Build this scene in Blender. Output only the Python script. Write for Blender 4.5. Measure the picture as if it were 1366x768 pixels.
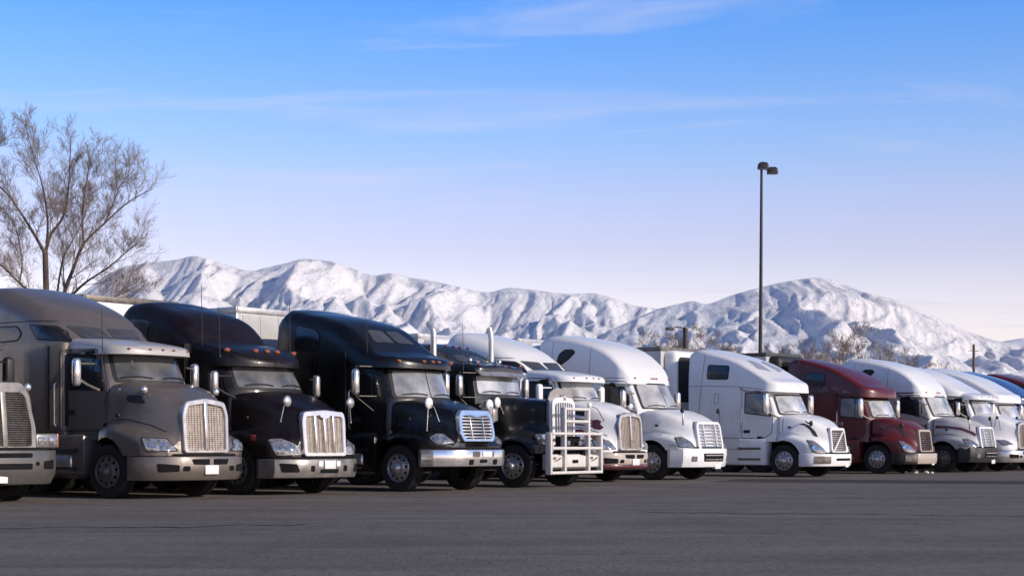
import bpy, bmesh, math, random
from mathutils import Vector, Matrix
from mathutils.bvhtree import BVHTree
R = math.radians
for o in list(bpy.data.objects): bpy.data.objects.remove(o)
scn = bpy.context.scene
col = scn.collection

# ------------------------------------------------------------------ camera, sky, sun, exposure
cam_d = bpy.data.cameras.new('camera'); cam = bpy.data.objects.new('camera', cam_d); col.objects.link(cam)
cam.location = (0, 0, 1.0); cam.rotation_euler = (R(90), 0, 0)
cam_d.sensor_width = 36; cam_d.lens = 2200 / 1366 * 36
cam_d.shift_y = (593 - 384) / 1366
cam_d.clip_start = 0.3; cam_d.clip_end = 60000
scn.camera = cam
HAZE = 2.0e-5
SUN_EL, SUN_AZ = 23.0, 120.0          # azimuth clockwise from +Y
world = bpy.data.worlds.new('World'); scn.world = world; world.use_nodes = True
def build_world():
    nt = world.node_tree; nt.nodes.clear()
    N = nt.nodes.new; L = nt.links.new
    sky = N('ShaderNodeTexSky'); sky.sky_type = 'NISHITA'; sky.sun_disc = False
    sky.sun_elevation = R(SUN_EL); sky.sun_rotation = R(SUN_AZ); sky.altitude = 1300
    sky.air_density = 1.0; sky.dust_density = 0.4; sky.ozone_density = 2.5
    geo = N('ShaderNodeNewGeometry'); sep = N('ShaderNodeSeparateXYZ'); L(geo.outputs['Incoming'], sep.inputs[0])
    tc = N('ShaderNodeTexCoord'); sep2 = N('ShaderNodeSeparateXYZ'); L(tc.outputs['Generated'], sep2.inputs[0])
    ramp = N('ShaderNodeValToRGB'); L(sep2.outputs['Z'], ramp.inputs[0])
    e = ramp.color_ramp.elements
    cols = SKY_RAMP
    e[0].position, e[0].color = cols[0][0], (*cols[0][1], 1)
    e[1].position, e[1].color = cols[1][0], (*cols[1][1], 1)
    for p, c in cols[2:]:
        k = e.new(p); k.color = (*c, 1)
    mul = N('ShaderNodeMix'); mul.data_type = 'RGBA'; mul.blend_type = 'MULTIPLY'; mul.inputs[0].default_value = 1
    L(sky.outputs[0], mul.inputs[6]); L(ramp.outputs[0], mul.inputs[7])
    gain = N('ShaderNodeVectorMath'); gain.operation = 'SCALE'; gain.inputs['Scale'].default_value = 3.3; L(mul.outputs[2], gain.inputs[0])
    # thin high cirrus: direction projected on a high flat layer
    add = N('ShaderNodeMath'); add.operation = 'ADD'; add.inputs[1].default_value = 0.06; L(sep2.outputs['Z'], add.inputs[0])
    dx = N('ShaderNodeMath'); dx.operation = 'DIVIDE'; L(sep2.outputs['X'], dx.inputs[0]); L(add.outputs[0], dx.inputs[1])
    dy = N('ShaderNodeMath'); dy.operation = 'DIVIDE'; L(sep2.outputs['Y'], dy.inputs[0]); L(add.outputs[0], dy.inputs[1])
    cmb = N('ShaderNodeCombineXYZ'); L(dx.outputs[0], cmb.inputs[0]); L(dy.outputs[0], cmb.inputs[1])
    mp = N('ShaderNodeMapping'); mp.inputs['Rotation'].default_value = (0, 0, R(14)); mp.inputs['Scale'].default_value = (0.9, 2.6, 1); mp.inputs['Location'].default_value = (5.68, 3.02, 0)
    L(cmb.outputs[0], mp.inputs[0])
    nz = N('ShaderNodeTexNoise'); nz.inputs['Scale'].default_value = 1.0; nz.inputs['Detail'].default_value = 8; nz.inputs['Roughness'].default_value = 0.55; nz.inputs['Distortion'].default_value = 0.5
    L(mp.outputs[0], nz.inputs['Vector'])
    cr = N('ShaderNodeMapRange'); cr.inputs[1].default_value = 0.55; cr.inputs[2].default_value = 0.82; cr.inputs[3].default_value = 0; cr.inputs[4].default_value = 0.6
    L(nz.outputs['Fac'], cr.inputs[0])
    mix = N('ShaderNodeMix'); mix.data_type = 'RGBA'; L(cr.outputs[0], mix.inputs[0]); L(gain.outputs[0], mix.inputs[6]); mix.inputs[7].default_value = CLOUD
    bg = N('ShaderNodeBackground'); bg.inputs[1].default_value = SKY_STRENGTH; L(mix.outputs[2], bg.inputs[0])
    out = N('ShaderNodeOutputWorld'); L(bg.outputs[0], out.inputs[0])
SKY_STRENGTH = 0.10
SKY_RAMP = [(0.0, (1.0, .66, .57)), (.087, (1.0, .63, .54)), (.117, (.88, .565, .53)), (.15, (.77, .565, .58)), (.182, (.57, .56, .635)), (.258, (.25, .47, .73)), (.40, (.18, .32, .49)), (.6, (.11, .20, .32)), (1.0, (.08, .15, .25))]
CLOUD = (8.2, 8.0, 9.2, 1)
build_world()
sd = bpy.data.lights.new('sun', 'SUN'); sun = bpy.data.objects.new('sun', sd); col.objects.link(sun)
sd.energy = 4.6; sd.angle = R(0.5); sd.color = (1.0, 0.87, 0.72)
sdir = Vector((math.sin(R(SUN_AZ)) * math.cos(R(SUN_EL)), math.cos(R(SUN_AZ)) * math.cos(R(SUN_EL)), math.sin(R(SUN_EL))))
sun.rotation_euler = sdir.to_track_quat('Z', 'Y').to_euler(); sun.location = sdir * 100
scn.view_settings.view_transform = 'Standard'; scn.view_settings.look = 'None'
scn.view_settings.exposure = 0.0; scn.view_settings.gamma = 1.0
scn.render.engine = 'CYCLES'
scn.render.resolution_x, scn.render.resolution_y = 1024, 575

# ------------------------------------------------------------------ helpers
def tag(o, label=None, cat=None, group=None, kind=None):
    if label: o['label'] = label
    if cat: o['category'] = cat
    if group: o['group'] = group
    if kind: o['kind'] = kind
    return o
def empty(name, loc=(0, 0, 0), rz=0):
    o = bpy.data.objects.new(name, None); o.location = loc; o.rotation_euler = (0, 0, rz); o.empty_display_size = 0.3
    col.objects.link(o); return o
def interp(tab, x):
    """smooth monotone-ish interpolation of rows (x, a, b, ...)"""
    n = len(tab)
    if x <= tab[0][0]: return tab[0][1:]
    if x >= tab[-1][0]: return tab[-1][1:]
    i = max(k for k in range(n - 1) if tab[k][0] <= x)
    h = tab[i + 1][0] - tab[i][0]; t = (x - tab[i][0]) / h
    out = []
    for c in range(1, len(tab[0])):
        def sl(k): return (tab[k + 1][c] - tab[k][c]) / (tab[k + 1][0] - tab[k][0])
        d = sl(i)
        m0 = d if i == 0 else (0 if sl(i - 1) * d <= 0 else 2 * sl(i - 1) * d / (sl(i - 1) + d))
        m1 = d if i == n - 2 else (0 if sl(i + 1) * d <= 0 else 2 * sl(i + 1) * d / (sl(i + 1) + d))
        t2, t3 = t * t, t * t * t
        out.append((2 * t3 - 3 * t2 + 1) * tab[i][c] + (t3 - 2 * t2 + t) * h * m0 + (-2 * t3 + 3 * t2) * tab[i + 1][c] + (t3 - t2) * h * m1)
    return out
def catmull(P, sub=3):
    out = []
    n = len(P)
    for i in range(n - 1):
        p0, p1, p2, p3 = P[max(i - 1, 0)], P[i], P[i + 1], P[min(i + 2, n - 1)]
        for s in range(sub):
            t = s / sub
            out.append(tuple(0.5 * ((2 * b) + (c - a) * t + (2 * a - 5 * b + 4 * c - d) * t * t + (-a + 3 * b - 3 * c + d) * t ** 3) for a, b, c, d in zip(p0, p1, p2, p3)))
    out.append(tuple(P[-1])); return out
def offset_poly(P, d):
    """grow a 2-D polygon by d"""
    n = len(P); A = sum(P[i][0] * P[(i + 1) % n][1] - P[(i + 1) % n][0] * P[i][1] for i in range(n))
    s = 1 if A > 0 else -1; out = []
    for i in range(n):
        a, b, c = P[i - 1], P[i], P[(i + 1) % n]
        def nrm(p, q):
            l = math.hypot(q[0] - p[0], q[1] - p[1]) or 1e-9
            return ((q[1] - p[1]) / l * s, -(q[0] - p[0]) / l * s)
        n1, n2 = nrm(a, b), nrm(b, c)
        k = 1 + n1[0] * n2[0] + n1[1] * n2[1]; k = max(k, 0.35)
        out.append((b[0] + d * (n1[0] + n2[0]) / k, b[1] + d * (n1[1] + n2[1]) / k))
    return out
def round_poly(P, r, seg=4):
    n = len(P); out = []
    for i in range(n):
        a, b, c = Vector(P[i - 1]), Vector(P[i]), Vector(P[(i + 1) % n])
        u, v = a - b, c - b; rr = min(r, u.length * 0.48, v.length * 0.48)
        p, q = b + u.normalized() * rr, b + v.normalized() * rr
        for s in range(seg + 1):
            t = s / seg
            out.append(tuple(p * (1 - t) ** 2 + b * 2 * t * (1 - t) + q * t * t))
    return out

class MB:
    def __init__(s): s.v = []; s.f = []; s.m = []
    def add(s, vs, fs, mi=0):
        b = len(s.v); s.v += [tuple(p) for p in vs]; s.f += [[b + i for i in f] for f in fs]; s.m += [mi] * len(fs); return s
    def loft(s, rings, closed=True, cap0=True, cap1=True, mi=0):
        n = len(rings[0]); vs = [p for r in rings for p in r]; fs = []
        for i in range(len(rings) - 1):
            for j in range(n if closed else n - 1):
                k = (j + 1) % n; fs.append([i * n + j, i * n + k, (i + 1) * n + k, (i + 1) * n + j])
        if cap0: fs.append(list(range(n))[::-1])
        if cap1: fs.append([(len(rings) - 1) * n + j for j in range(n)])
        return s.add(vs, fs, mi)
    def box(s, x0, x1, y0, y1, z0, z1, mi=0, bev=0.0):
        if bev <= 0:
            vs = [(x, y, z) for x in (x0, x1) for y in (y0, y1) for z in (z0, z1)]
            return s.add(vs, [[0, 1, 3, 2], [4, 6, 7, 5], [0, 4, 5, 1], [2, 3, 7, 6], [0, 2, 6, 4], [1, 5, 7, 3]], mi)
        b = min(bev, (x1 - x0) * .45, (y1 - y0) * .45, (z1 - z0) * .45)
        def ring(z, i):
            P = round_poly([(x0 + i, y0 + i), (x1 - i, y0 + i), (x1 - i, y1 - i), (x0 + i, y1 - i)], b, 2)
            return [(p[0], p[1], z) for p in P]
        return s.loft([ring(z0, b * .8), ring(z0 + b * .3, b * .25), ring(z0 + b, 0), ring(z1 - b, 0), ring(z1 - b * .3, b * .25), ring(z1, b * .8)], mi=mi)
    def tube(s, pts, r, n=8, mi=0, cap=True):
        pts = [Vector(p) for p in pts]; rs = r if isinstance(r, (list, tuple)) else [r] * len(pts)
        rings = []; ref = None
        for i, p in enumerate(pts):
            t = (pts[min(i + 1, len(pts) - 1)] - pts[max(i - 1, 0)]).normalized()
            if ref is None: ref = Vector((0, 0, 1)) if abs(t.z) < .9 else Vector((1, 0, 0))
            u = (ref - t * ref.dot(t)).normalized(); w = t.cross(u); ref = u
            rings.append([p + (u * math.cos(2 * math.pi * k / n) + w * math.sin(2 * math.pi * k / n)) * rs[i] for k in range(n)])
        return s.loft(rings, cap0=cap, cap1=cap, mi=mi)
    def lathe(s, prof, n=32, axis='y', c=(0, 0, 0), mi=0, cap=False):
        """prof: (r, h) pairs, h along axis"""
        rings = []
        for r, h in prof:
            rg = []
            for k in range(n):
                a = 2 * math.pi * k / n; ca, sa = r * math.cos(a), r * math.sin(a)
                p = {'y': (ca, h, sa), 'z': (ca, sa, h), 'x': (h, ca, sa)}[axis]
                rg.append((p[0] + c[0], p[1] + c[1], p[2] + c[2]))
            rings.append(rg)
        return s.loft(rings, cap0=cap, cap1=cap, mi=mi)
    def ball(s, c, rx, ry, rz, n=12, m=8, mi=0):
        rings = []
        for i in range(m + 1):
            a = -math.pi / 2 + math.pi * i / m; a = max(min(a, math.pi / 2 - .05), -math.pi / 2 + .05)
            rings.append([(c[0] + rx * math.cos(a) * math.cos(2 * math.pi * k / n), c[1] + ry * math.cos(a) * math.sin(2 * math.pi * k / n), c[2] + rz * math.sin(a)) for k in range(n)])
        return s.loft(rings, mi=mi)
    def prism(s, poly, axis, a0, a1, mi=0):
        def P(p, a): return {'x': (a, p[0], p[1]), 'y': (p[0], a, p[1]), 'z': (p[0], p[1], a)}[axis]
        return s.loft([[P(p, a0) for p in poly], [P(p, a1) for p in poly]], mi=mi)
    def frame(s, outer, inner, axis, a0, a1, mi=0):
        """a ring between two outlines with as many points, extruded"""
        def P(p, a): return {'x': (a, p[0], p[1]), 'y': (p[0], a, p[1]), 'z': (p[0], p[1], a)}[axis]
        rings = [[P(p, a0) for p in outer], [P(p, a1 - .012) for p in outer], [P(p, a1) for p in offset_poly(outer, -.012)], [P(p, a1) for p in offset_poly(inner, .008)], [P(p, a1 - .01) for p in inner], [P(p, a0) for p in inner]]
        rings.append(rings[0]); return s.loft(rings, cap0=False, cap1=False, mi=mi)
    def mesh(s, name, mats, ang=42):
        me = bpy.data.meshes.new(name); me.from_pydata(s.v, [], s.f)
        for m in mats: me.materials.append(m)
        bm = bmesh.new(); bm.from_mesh(me)
        if any(s.m):
            for f, mi in zip(bm.faces, s.m): f.material_index = mi
        bmesh.ops.remove_doubles(bm, verts=bm.verts, dist=1e-5)
        bmesh.ops.recalc_face_normals(bm, faces=bm.faces)
        for f in bm.faces: f.smooth = ang > 0
        bm.to_mesh(me); bm.free()
        if ang > 0: me.set_sharp_from_angle(angle=R(ang))
        return me
    def build(s, name, mats, parent=None, ang=42):
        if not isinstance(mats, (list, tuple)): mats = [mats]
        return put(name, s.mesh(name, mats, ang), parent)
def put(name, me, parent=None, loc=None, rot=None):
    o = bpy.data.objects.new(name, me); col.objects.link(o)
    if parent: o.parent = parent
    if loc: o.location = loc
    if rot: o.rotation_euler = rot
    return o

# ------------------------------------------------------------------ materials
def newmat(name):
    m = bpy.data.materials.new(name); m.use_nodes = True
    return m, m.node_tree, m.node_tree.nodes['Principled BSDF']
def noise(nt, scale, detail=4, rough=.55, vec=None, coord='Object'):
    t = nt.nodes.new('ShaderNodeTexNoise'); t.inputs['Scale'].default_value = scale; t.inputs['Detail'].default_value = detail; t.inputs['Roughness'].default_value = rough
    if vec is None:
        tc = nt.nodes.new('ShaderNodeTexCoord'); vec = tc.outputs[coord]
    nt.links.new(vec, t.inputs['Vector']); return t
def mixc(nt, fac, a, b):
    m = nt.nodes.new('ShaderNodeMix'); m.data_type = 'RGBA'
    for v, i in ((fac, 0), (a, 6), (b, 7)):
        if isinstance(v, (tuple, list)): m.inputs[i].default_value = (*v[:3], 1)
        elif isinstance(v, (int, float)): m.inputs[i].default_value = v
        else: nt.links.new(v, m.inputs[i])
    return m.outputs[2]
def mrange(nt, v, a, b, c=0., d=1.):
    m = nt.nodes.new('ShaderNodeMapRange'); nt.links.new(v, m.inputs[0])
    for i, q in enumerate((a, b, c, d)): m.inputs[i + 1].default_value = q
    return m.outputs[0]
def simple(name, c, rough=.5, metal=0., var=0.12, scale=6, spec=.5, coat=0.):
    m, nt, p = newmat(name)
    t = noise(nt, scale, 5)
    f = mrange(nt, t.outputs['Fac'], .3, .7)
    nt.links.new(mixc(nt, f, tuple(x * (1 - var) for x in c), tuple(min(1, x * (1 + var)) for x in c)), p.inputs['Base Color'])
    nt.links.new(mrange(nt, t.outputs['Fac'], .3, .7, rough * .8, min(1, rough * 1.25)), p.inputs['Roughness'])
    p.inputs['Metallic'].default_value = metal; p.inputs['Specular IOR Level'].default_value = spec; p.inputs['Coat Weight'].default_value = coat
    return m
def paint(name, c, dirt=.35, dirtcol=(.26, .245, .225), rough=.28, metal=0., coat=.5, spec=.5):
    """vehicle paint with patchy road salt and streaks"""
    m, nt, p = newmat(name)
    tc = nt.nodes.new('ShaderNodeTexCoord')
    n1 = noise(nt, 1.7, 7, .62, tc.outputs['Object'])
    mp = nt.nodes.new('ShaderNodeMapping'); mp.inputs['Scale'].default_value = (7, 7, .7); nt.links.new(tc.outputs['Object'], mp.inputs[0])
    n2 = noise(nt, 1.5, 5, .6, mp.outputs[0])
    n3 = noise(nt, 38, 3, .6, tc.outputs['Object'])
    a = nt.nodes.new('ShaderNodeMath'); a.operation = 'MULTIPLY'; nt.links.new(n1.outputs['Fac'], a.inputs[0]); nt.links.new(n2.outputs['Fac'], a.inputs[1])
    b = nt.nodes.new('ShaderNodeMath'); b.operation = 'MULTIPLY_ADD'; nt.links.new(n3.outputs['Fac'], b.inputs[0]); b.inputs[1].default_value = .10; nt.links.new(a.outputs[0], b.inputs[2])
    f = mrange(nt, b.outputs[0], .24, .52, 0, dirt)
    nt.links.new(mixc(nt, f, c, dirtcol), p.inputs['Base Color'])
    nt.links.new(mrange(nt, b.outputs[0], .2, .5, rough, min(.8, rough + .3)), p.inputs['Roughness'])
    p.inputs['Metallic'].default_value = metal; p.inputs['Coat Weight'].default_value = coat; p.inputs['Coat Roughness'].default_value = .12; p.inputs['Specular IOR Level'].default_value = spec
    return m
def glass_dark(name, c=(.012, .013, .015), rough=.06):
    m, nt, p = newmat(name)
    t = noise(nt, 3.0, 6, .6); f = mrange(nt, t.outputs['Fac'], .42, .8, 0, .3)
    nt.links.new(mixc(nt, f, c, tuple(min(.2, x * 3 + .02) for x in c)), p.inputs['Base Color'])
    nt.links.new(mrange(nt, t.outputs['Fac'], .3, .8, rough, rough + .12), p.inputs['Roughness'])
    p.inputs['Specular IOR Level'].default_value = .6
    return m
def windscreen(name, v):
    """dusty glass with reflections painted in as pale mottling"""
    m, nt, p = newmat(name)
    tc = nt.nodes.new('ShaderNodeTexCoord')
    t = noise(nt, 1.1, 5, .55, tc.outputs['Object'])
    f = mrange(nt, t.outputs['Fac'], .36, .62)
    nt.links.new(mixc(nt, f, (v * .38, v * .40, v * .43), (v * 1.1, v * 1.1, v * 1.1)), p.inputs['Base Color'])  # sky reflection put into the base colour
    nt.links.new(mrange(nt, t.outputs['Fac'], .3, .7, .08, .2), p.inputs['Roughness'])
    p.inputs['Coat Weight'].default_value = .8; p.inputs['Coat Roughness'].default_value = .04
    return m
M = {}
M['black'] = simple('black_plastic', (.014, .014, .015), .55)
M['seal'] = simple('rubber_seal', (.008, .008, .009), .6)
M['dark'] = simple('underbody_black', (.006, .006, .007), .85, spec=.2)
M['tyre'] = simple('tyre_rubber', (.013, .0125, .0125), .8, var=.3, scale=14)
M['alloy'] = simple('brushed_alloy', (.40, .39, .38), .36, .8, var=.25, scale=9)
M['steel'] = simple('dull_steel', (.16, .145, .13), .5, .6, var=.35, scale=9)
M['chrome'] = simple('chrome', (.74, .735, .73), .2, .8, var=.08, scale=4)
M['chrome_grey'] = simple('grimy_chrome', (.24, .225, .21), .4, .5, var=.25, scale=4)
M['chrome_dull'] = simple('salted_chrome', (.55, .54, .53), .3, .7, var=.22, scale=4)
M['mesh'] = simple('grille_mesh_metal', (.46, .40, .35), .5, .3, var=.2, scale=10)
M['amber'] = simple('amber_lens', (.38, .12, .05), .25, coat=.6)
M['red'] = simple('red_lens', (.20, .02, .015), .25, coat=.6)
M['lens'] = simple('lamp_lens', (.24, .25, .28), .1, .35, var=.6, scale=16, coat=.8)
M['bulb'] = simple('lamp_reflector', (.75, .76, .8), .1, .9, var=.1)
M['plate'] = simple('licence_plate', (.74, .74, .74), .4, var=.04)
M['white'] = paint('white_paint', (.80, .805, .82), .24, (.36, .34, .31))
M['white_bright'] = paint('clean_white_paint', (.77, .77, .78), .16, (.42, .40, .37))
M['steelwhite'] = paint('white_powder_coat', (.66, .64, .615), .5, (.30, .26, .23), .42, 0, .1)
M['glass'] = glass_dark('tinted_glass')
M['glass_grey'] = glass_dark('grey_glass', (.05, .05, .052), .1)
M['curtain'] = simple('pale_curtain_glass', (.20, .20, .20), .12, coat=.6)
M['stripe_red'] = paint('burgundy_graphic', (.085, .010, .016), .15)
M['wiper'] = M['black']
for n, v in (('ws1', 0.15), ('ws2', 0.20), ('ws3', 0.36), ('ws4', 0.52), ('ws5', .62)): M[n] = windscreen('windscreen_' + n, v)

# ------------------------------------------------------------------ shell tools
class Shell:
    """collects skins (truck-local) and casts 2-D outlines onto them"""
    def __init__(s): s.v = []; s.f = []; s.bvh = None
    def take(s, me):
        b = len(s.v); s.v += [v.co.copy() for v in me.vertices]; s.f += [[b + i for i in p.vertices] for p in me.polygons]; s.bvh = None
    def cast(s, axis, sg, a, b):
        if s.bvh is None: s.bvh = BVHTree.FromPolygons(s.v, s.f)
        if axis == 'side': o, d = Vector((a, sg * 4, b)), Vector((0, -sg, 0))
        elif axis == 'front': o, d = Vector((8, a * (1 if sg < 0 else -1), b)), Vector((-1, 0, 0))
        elif axis == 'top': o, d = Vector((a, b * (1 if sg < 0 else -1), 9)), Vector((0, 0, -1))
        else:   # diag: a along (1,1)/sqrt2 for the right-hand nose corner
            q = math.sqrt(.5); o = Vector((a * q, a * q, b)) + Vector((q, -q, 0)) * 6; d = Vector((-q, q, 0))
            if sg > 0: o.y *= -1; d.y *= -1
        h = s.bvh.ray_cast(o, d)
        if h[0] is None: return None, -d
        n = h[1]
        if n.dot(d) > 0: n = -n
        n = (n - d * .6).normalized()
        return h[0], n
    def fallback(s, axis, sg, P):
        pass
    def patch(s, mb, poly, axis='side', sg=-1, off=.006, thick=.02, seg=.14, mi=0):
        """a raised panel following the skin inside a 2-D outline"""
        bm = bmesh.new()
        vs = [bm.verts.new((p[0], p[1], 0)) for p in poly]
        try: bm.faces.new(vs)
        except ValueError: return
        bmesh.ops.triangulate(bm, faces=bm.faces)
        for _ in range(4):
            es = [e for e in bm.edges if e.calc_length() > seg]
            if not es: break
            bmesh.ops.subdivide_edges(bm, edges=es, cuts=1)
            bmesh.ops.triangulate(bm, faces=[f for f in bm.faces if len(f.verts) > 3])
        bm.verts.index_update(); top = []; base = []; last = None; miss = []
        for v in bm.verts:
            p, n = s.cast(axis, sg, v.co.x, v.co.y)
            if p is None: miss.append(len(top)); top.append(None); base.append(None); continue
            top.append(p + n * off); base.append(p - n * thick)
        good = [i for i in range(len(top)) if top[i] is not None]
        if not good: bm.free(); return
        vl = list(bm.verts)
        for i in miss:
            j = min(good, key=lambda k: (vl[k].co - vl[i].co).length); top[i] = top[j].copy(); base[i] = base[j].copy()
        nv = len(top); fs = [[v.index for v in f.verts] for f in bm.faces]
        bd = [(e.verts[0].index, e.verts[1].index) for e in bm.edges if len(e.link_faces) == 1]
        bm.free()
        mb.add(top + base, fs + [[a, b, nv + b, nv + a] for a, b in bd], mi)
    def grid(s, mb, C, axis='side', sg=-1, off=.006, thick=.02, nu=10, nv=8, c=.1, mi=0):
        """as patch, for a four-cornered pane: corners 00,10,11,01 with softened corners"""
        top = []; base = []
        for i in range(nu + 1):
            for j in range(nv + 1):
                u, v = 2 * i / nu - 1, 2 * j / nv - 1
                uu, vv = u * (1 - c * v ** 8), v * (1 - c * u ** 8)
                uu, vv = (uu + 1) / 2, (vv + 1) / 2
                x = (C[0][0] * (1 - uu) + C[1][0] * uu) * (1 - vv) + (C[3][0] * (1 - uu) + C[2][0] * uu) * vv
                y = (C[0][1] * (1 - uu) + C[1][1] * uu) * (1 - vv) + (C[3][1] * (1 - uu) + C[2][1] * uu) * vv
                p, n = s.cast(axis, sg, x, y)
                if p is None: p = Vector(top[-1]) if top else Vector((0, 0, 0))
                top.append(p + n * off); base.append(p - n * thick)
        W = nv + 1; N = len(top); fs = [[i * W + j, (i + 1) * W + j, (i + 1) * W + j + 1, i * W + j + 1] for i in range(nu) for j in range(nv)]
        rim = [i * W for i in range(nu + 1)] + [nu * W + j for j in range(1, W)] + [i * W + nv for i in range(nu - 1, -1, -1)] + [j for j in range(nv - 1, 0, -1)]
        fs += [[rim[k], rim[(k + 1) % len(rim)], N + rim[(k + 1) % len(rim)], N + rim[k]] for k in range(len(rim))]
        mb.add(top + base, fs, mi)
    def line(s, mb, pts, axis='side', sg=-1, w=.012, off=.003, step=.08, mi=0, closed=False):
        """a narrow strip along a 2-D polyline"""
        P = [Vector(p) for p in pts]
        if closed: P.append(P[0])
        Q = []
        for a, b in zip(P, P[1:]):
            k = max(1, int((b - a).length / step)); Q += [a + (b - a) * (i / k) for i in range(k)]
        Q.append(P[-1]); rows = []
        for i, p in enumerate(Q):
            t = (Q[min(i + 1, len(Q) - 1)] - Q[max(i - 1, 0)]); t = t.normalized() if t.length > 1e-9 else Vector((1, 0)); nn = Vector((-t.y, t.x)) * w * .5
            A, na = s.cast(axis, sg, *(p + nn)); B, nb = s.cast(axis, sg, *(p - nn))
            if A is None or B is None or (A - B).length > max(.2, w * 4): continue
            rows.append((A + na * off, B + nb * off))
        if len(rows) < 2: return
        vs = [q for r in rows for q in r]
        mb.add(vs, [[2 * i, 2 * i + 1, 2 * i + 3, 2 * i + 2] for i in range(len(rows) - 1) if (rows[i][0] - rows[i + 1][0]).length < .35])

# ------------------------------------------------------------------ wheels (shared meshes)
def tyre_mesh(w=.28, rad=.505):
    mb = MB(); h = w / 2
    prof = [(.30, -h * .75), (.33, -h * .98), (.42, -h * 1.04), (.475, -h), (.497, -h * .86), (rad, -h * .78)]
    for g in (-.5, -.17, .17, .5):
        prof += [(rad, h * (g - .09)), (rad - .014, h * (g - .07)), (rad - .014, h * (g + .07)), (rad, h * (g + .09))]
    prof += [(rad, h * .78), (.497, h * .86), (.475, h), (.42, h * 1.04), (.33, h * .98), (.30, h * .75)]
    return mb.lathe(prof, 40).mesh('tyre', [M['tyre']], 35)
def rim_mesh(mat, yo=-.14):
    """steer rim seen from outside (-y): lip, disc with ten round hand holes, raised hub flange"""
    mb = MB(); n = 40
    mb.lathe([(.298, .10), (.298, yo + .03), (.312, yo), (.302, yo - .012), (.288, yo), (.282, yo + .02)], n)
    rr = [.282, .262, .228, .194, .175]; yy = [yo + .02, yo + .012, yo + .004, yo - .006, yo - .014]
    vs = []; keep = {}
    for i, (r_, y_) in enumerate(zip(rr, yy)):
        for k in range(n): a = 2 * math.pi * k / n; keep[(i, k)] = len(vs); vs.append([r_ * math.cos(a), y_, r_ * math.sin(a)])
    fs = []
    for h in range(10):
        ac = 2 * math.pi * (4 * h + 1) / n
        for i in (1, 2, 3):
            for dk in (-1, 0, 1):
                if i == 2 and dk == 0: continue
                k = (4 * h + 1 + dk) % n
                ang = math.atan2(dk, 2 - i)
                u = .030 * math.cos(ang); t = .030 * math.sin(ang)
                r_ = .228 + u; a = ac + t / .228
                vs[keep[(i, k)]] = [r_ * math.cos(a), yy[i], r_ * math.sin(a)]
    for i in range(4):
        for k in range(n):
            if i in (1, 2) and k % 4 in (0, 1): continue
            k2 = (k + 1) % n
            fs.append([keep[(i, k)], keep[(i, k2)], keep[(i + 1, k2)], keep[(i + 1, k)]])
    mb.add(vs, fs)
    mb.lathe([(.175, yo - .014), (.168, yo - .022), (.12, yo - .03), (.115, yo - .03)], n)
    return mb.mesh('rim', [mat], 50)
def hub_mesh(mat, yo=-.14):
    return MB().lathe([(.118, yo - .028), (.112, yo - .06), (.09, yo - .075), (.078, yo - .115), (.06, yo - .13), (.004, yo - .135)], 24, cap=True).mesh('hub', [mat], 35)
def nuts_mesh(mat, yo=-.14):
    mb = MB()
    for k in range(10):
        a = 2 * math.pi * k / 10
        mb.lathe([(.017, yo - .02), (.016, yo - .055), (.008, yo - .062)], 6, c=(.143 * math.cos(a), 0, .143 * math.sin(a)), cap=True)
    return mb.mesh('lug_nuts', [mat], 35)
def well_mesh(yo=-.14):
    return MB().lathe([(.285, yo + .05), (.01, yo + .05)], 24).mesh('brake_drum', [M['dark']])
WH = {}
def wheel(parent, x, y, sg, rim='alloy', z=.505, steer=0, detail=True):
    """tyre part with rim, hub and nuts as sub-parts; sg=-1 right-hand side"""
    if 'tyre' not in WH: WH['tyre'] = tyre_mesh(); WH['well'] = well_mesh()
    t = put('wheel', WH['tyre'], parent, (x, y, z), (0, 0, (0 if sg < 0 else math.pi) + steer))
    if detail:
        for nm, fn in (('rim', rim_mesh), ('hub', hub_mesh), ('lug_nuts', nuts_mesh)):
            key = nm + rim
            if key not in WH: WH[key] = fn(M[rim] if nm != 'hub' or rim != 'alloy' else M['chrome_dull'])
            put(nm, WH[key], t)
        put('brake_drum', WH['well'], t)
    return t

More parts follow.
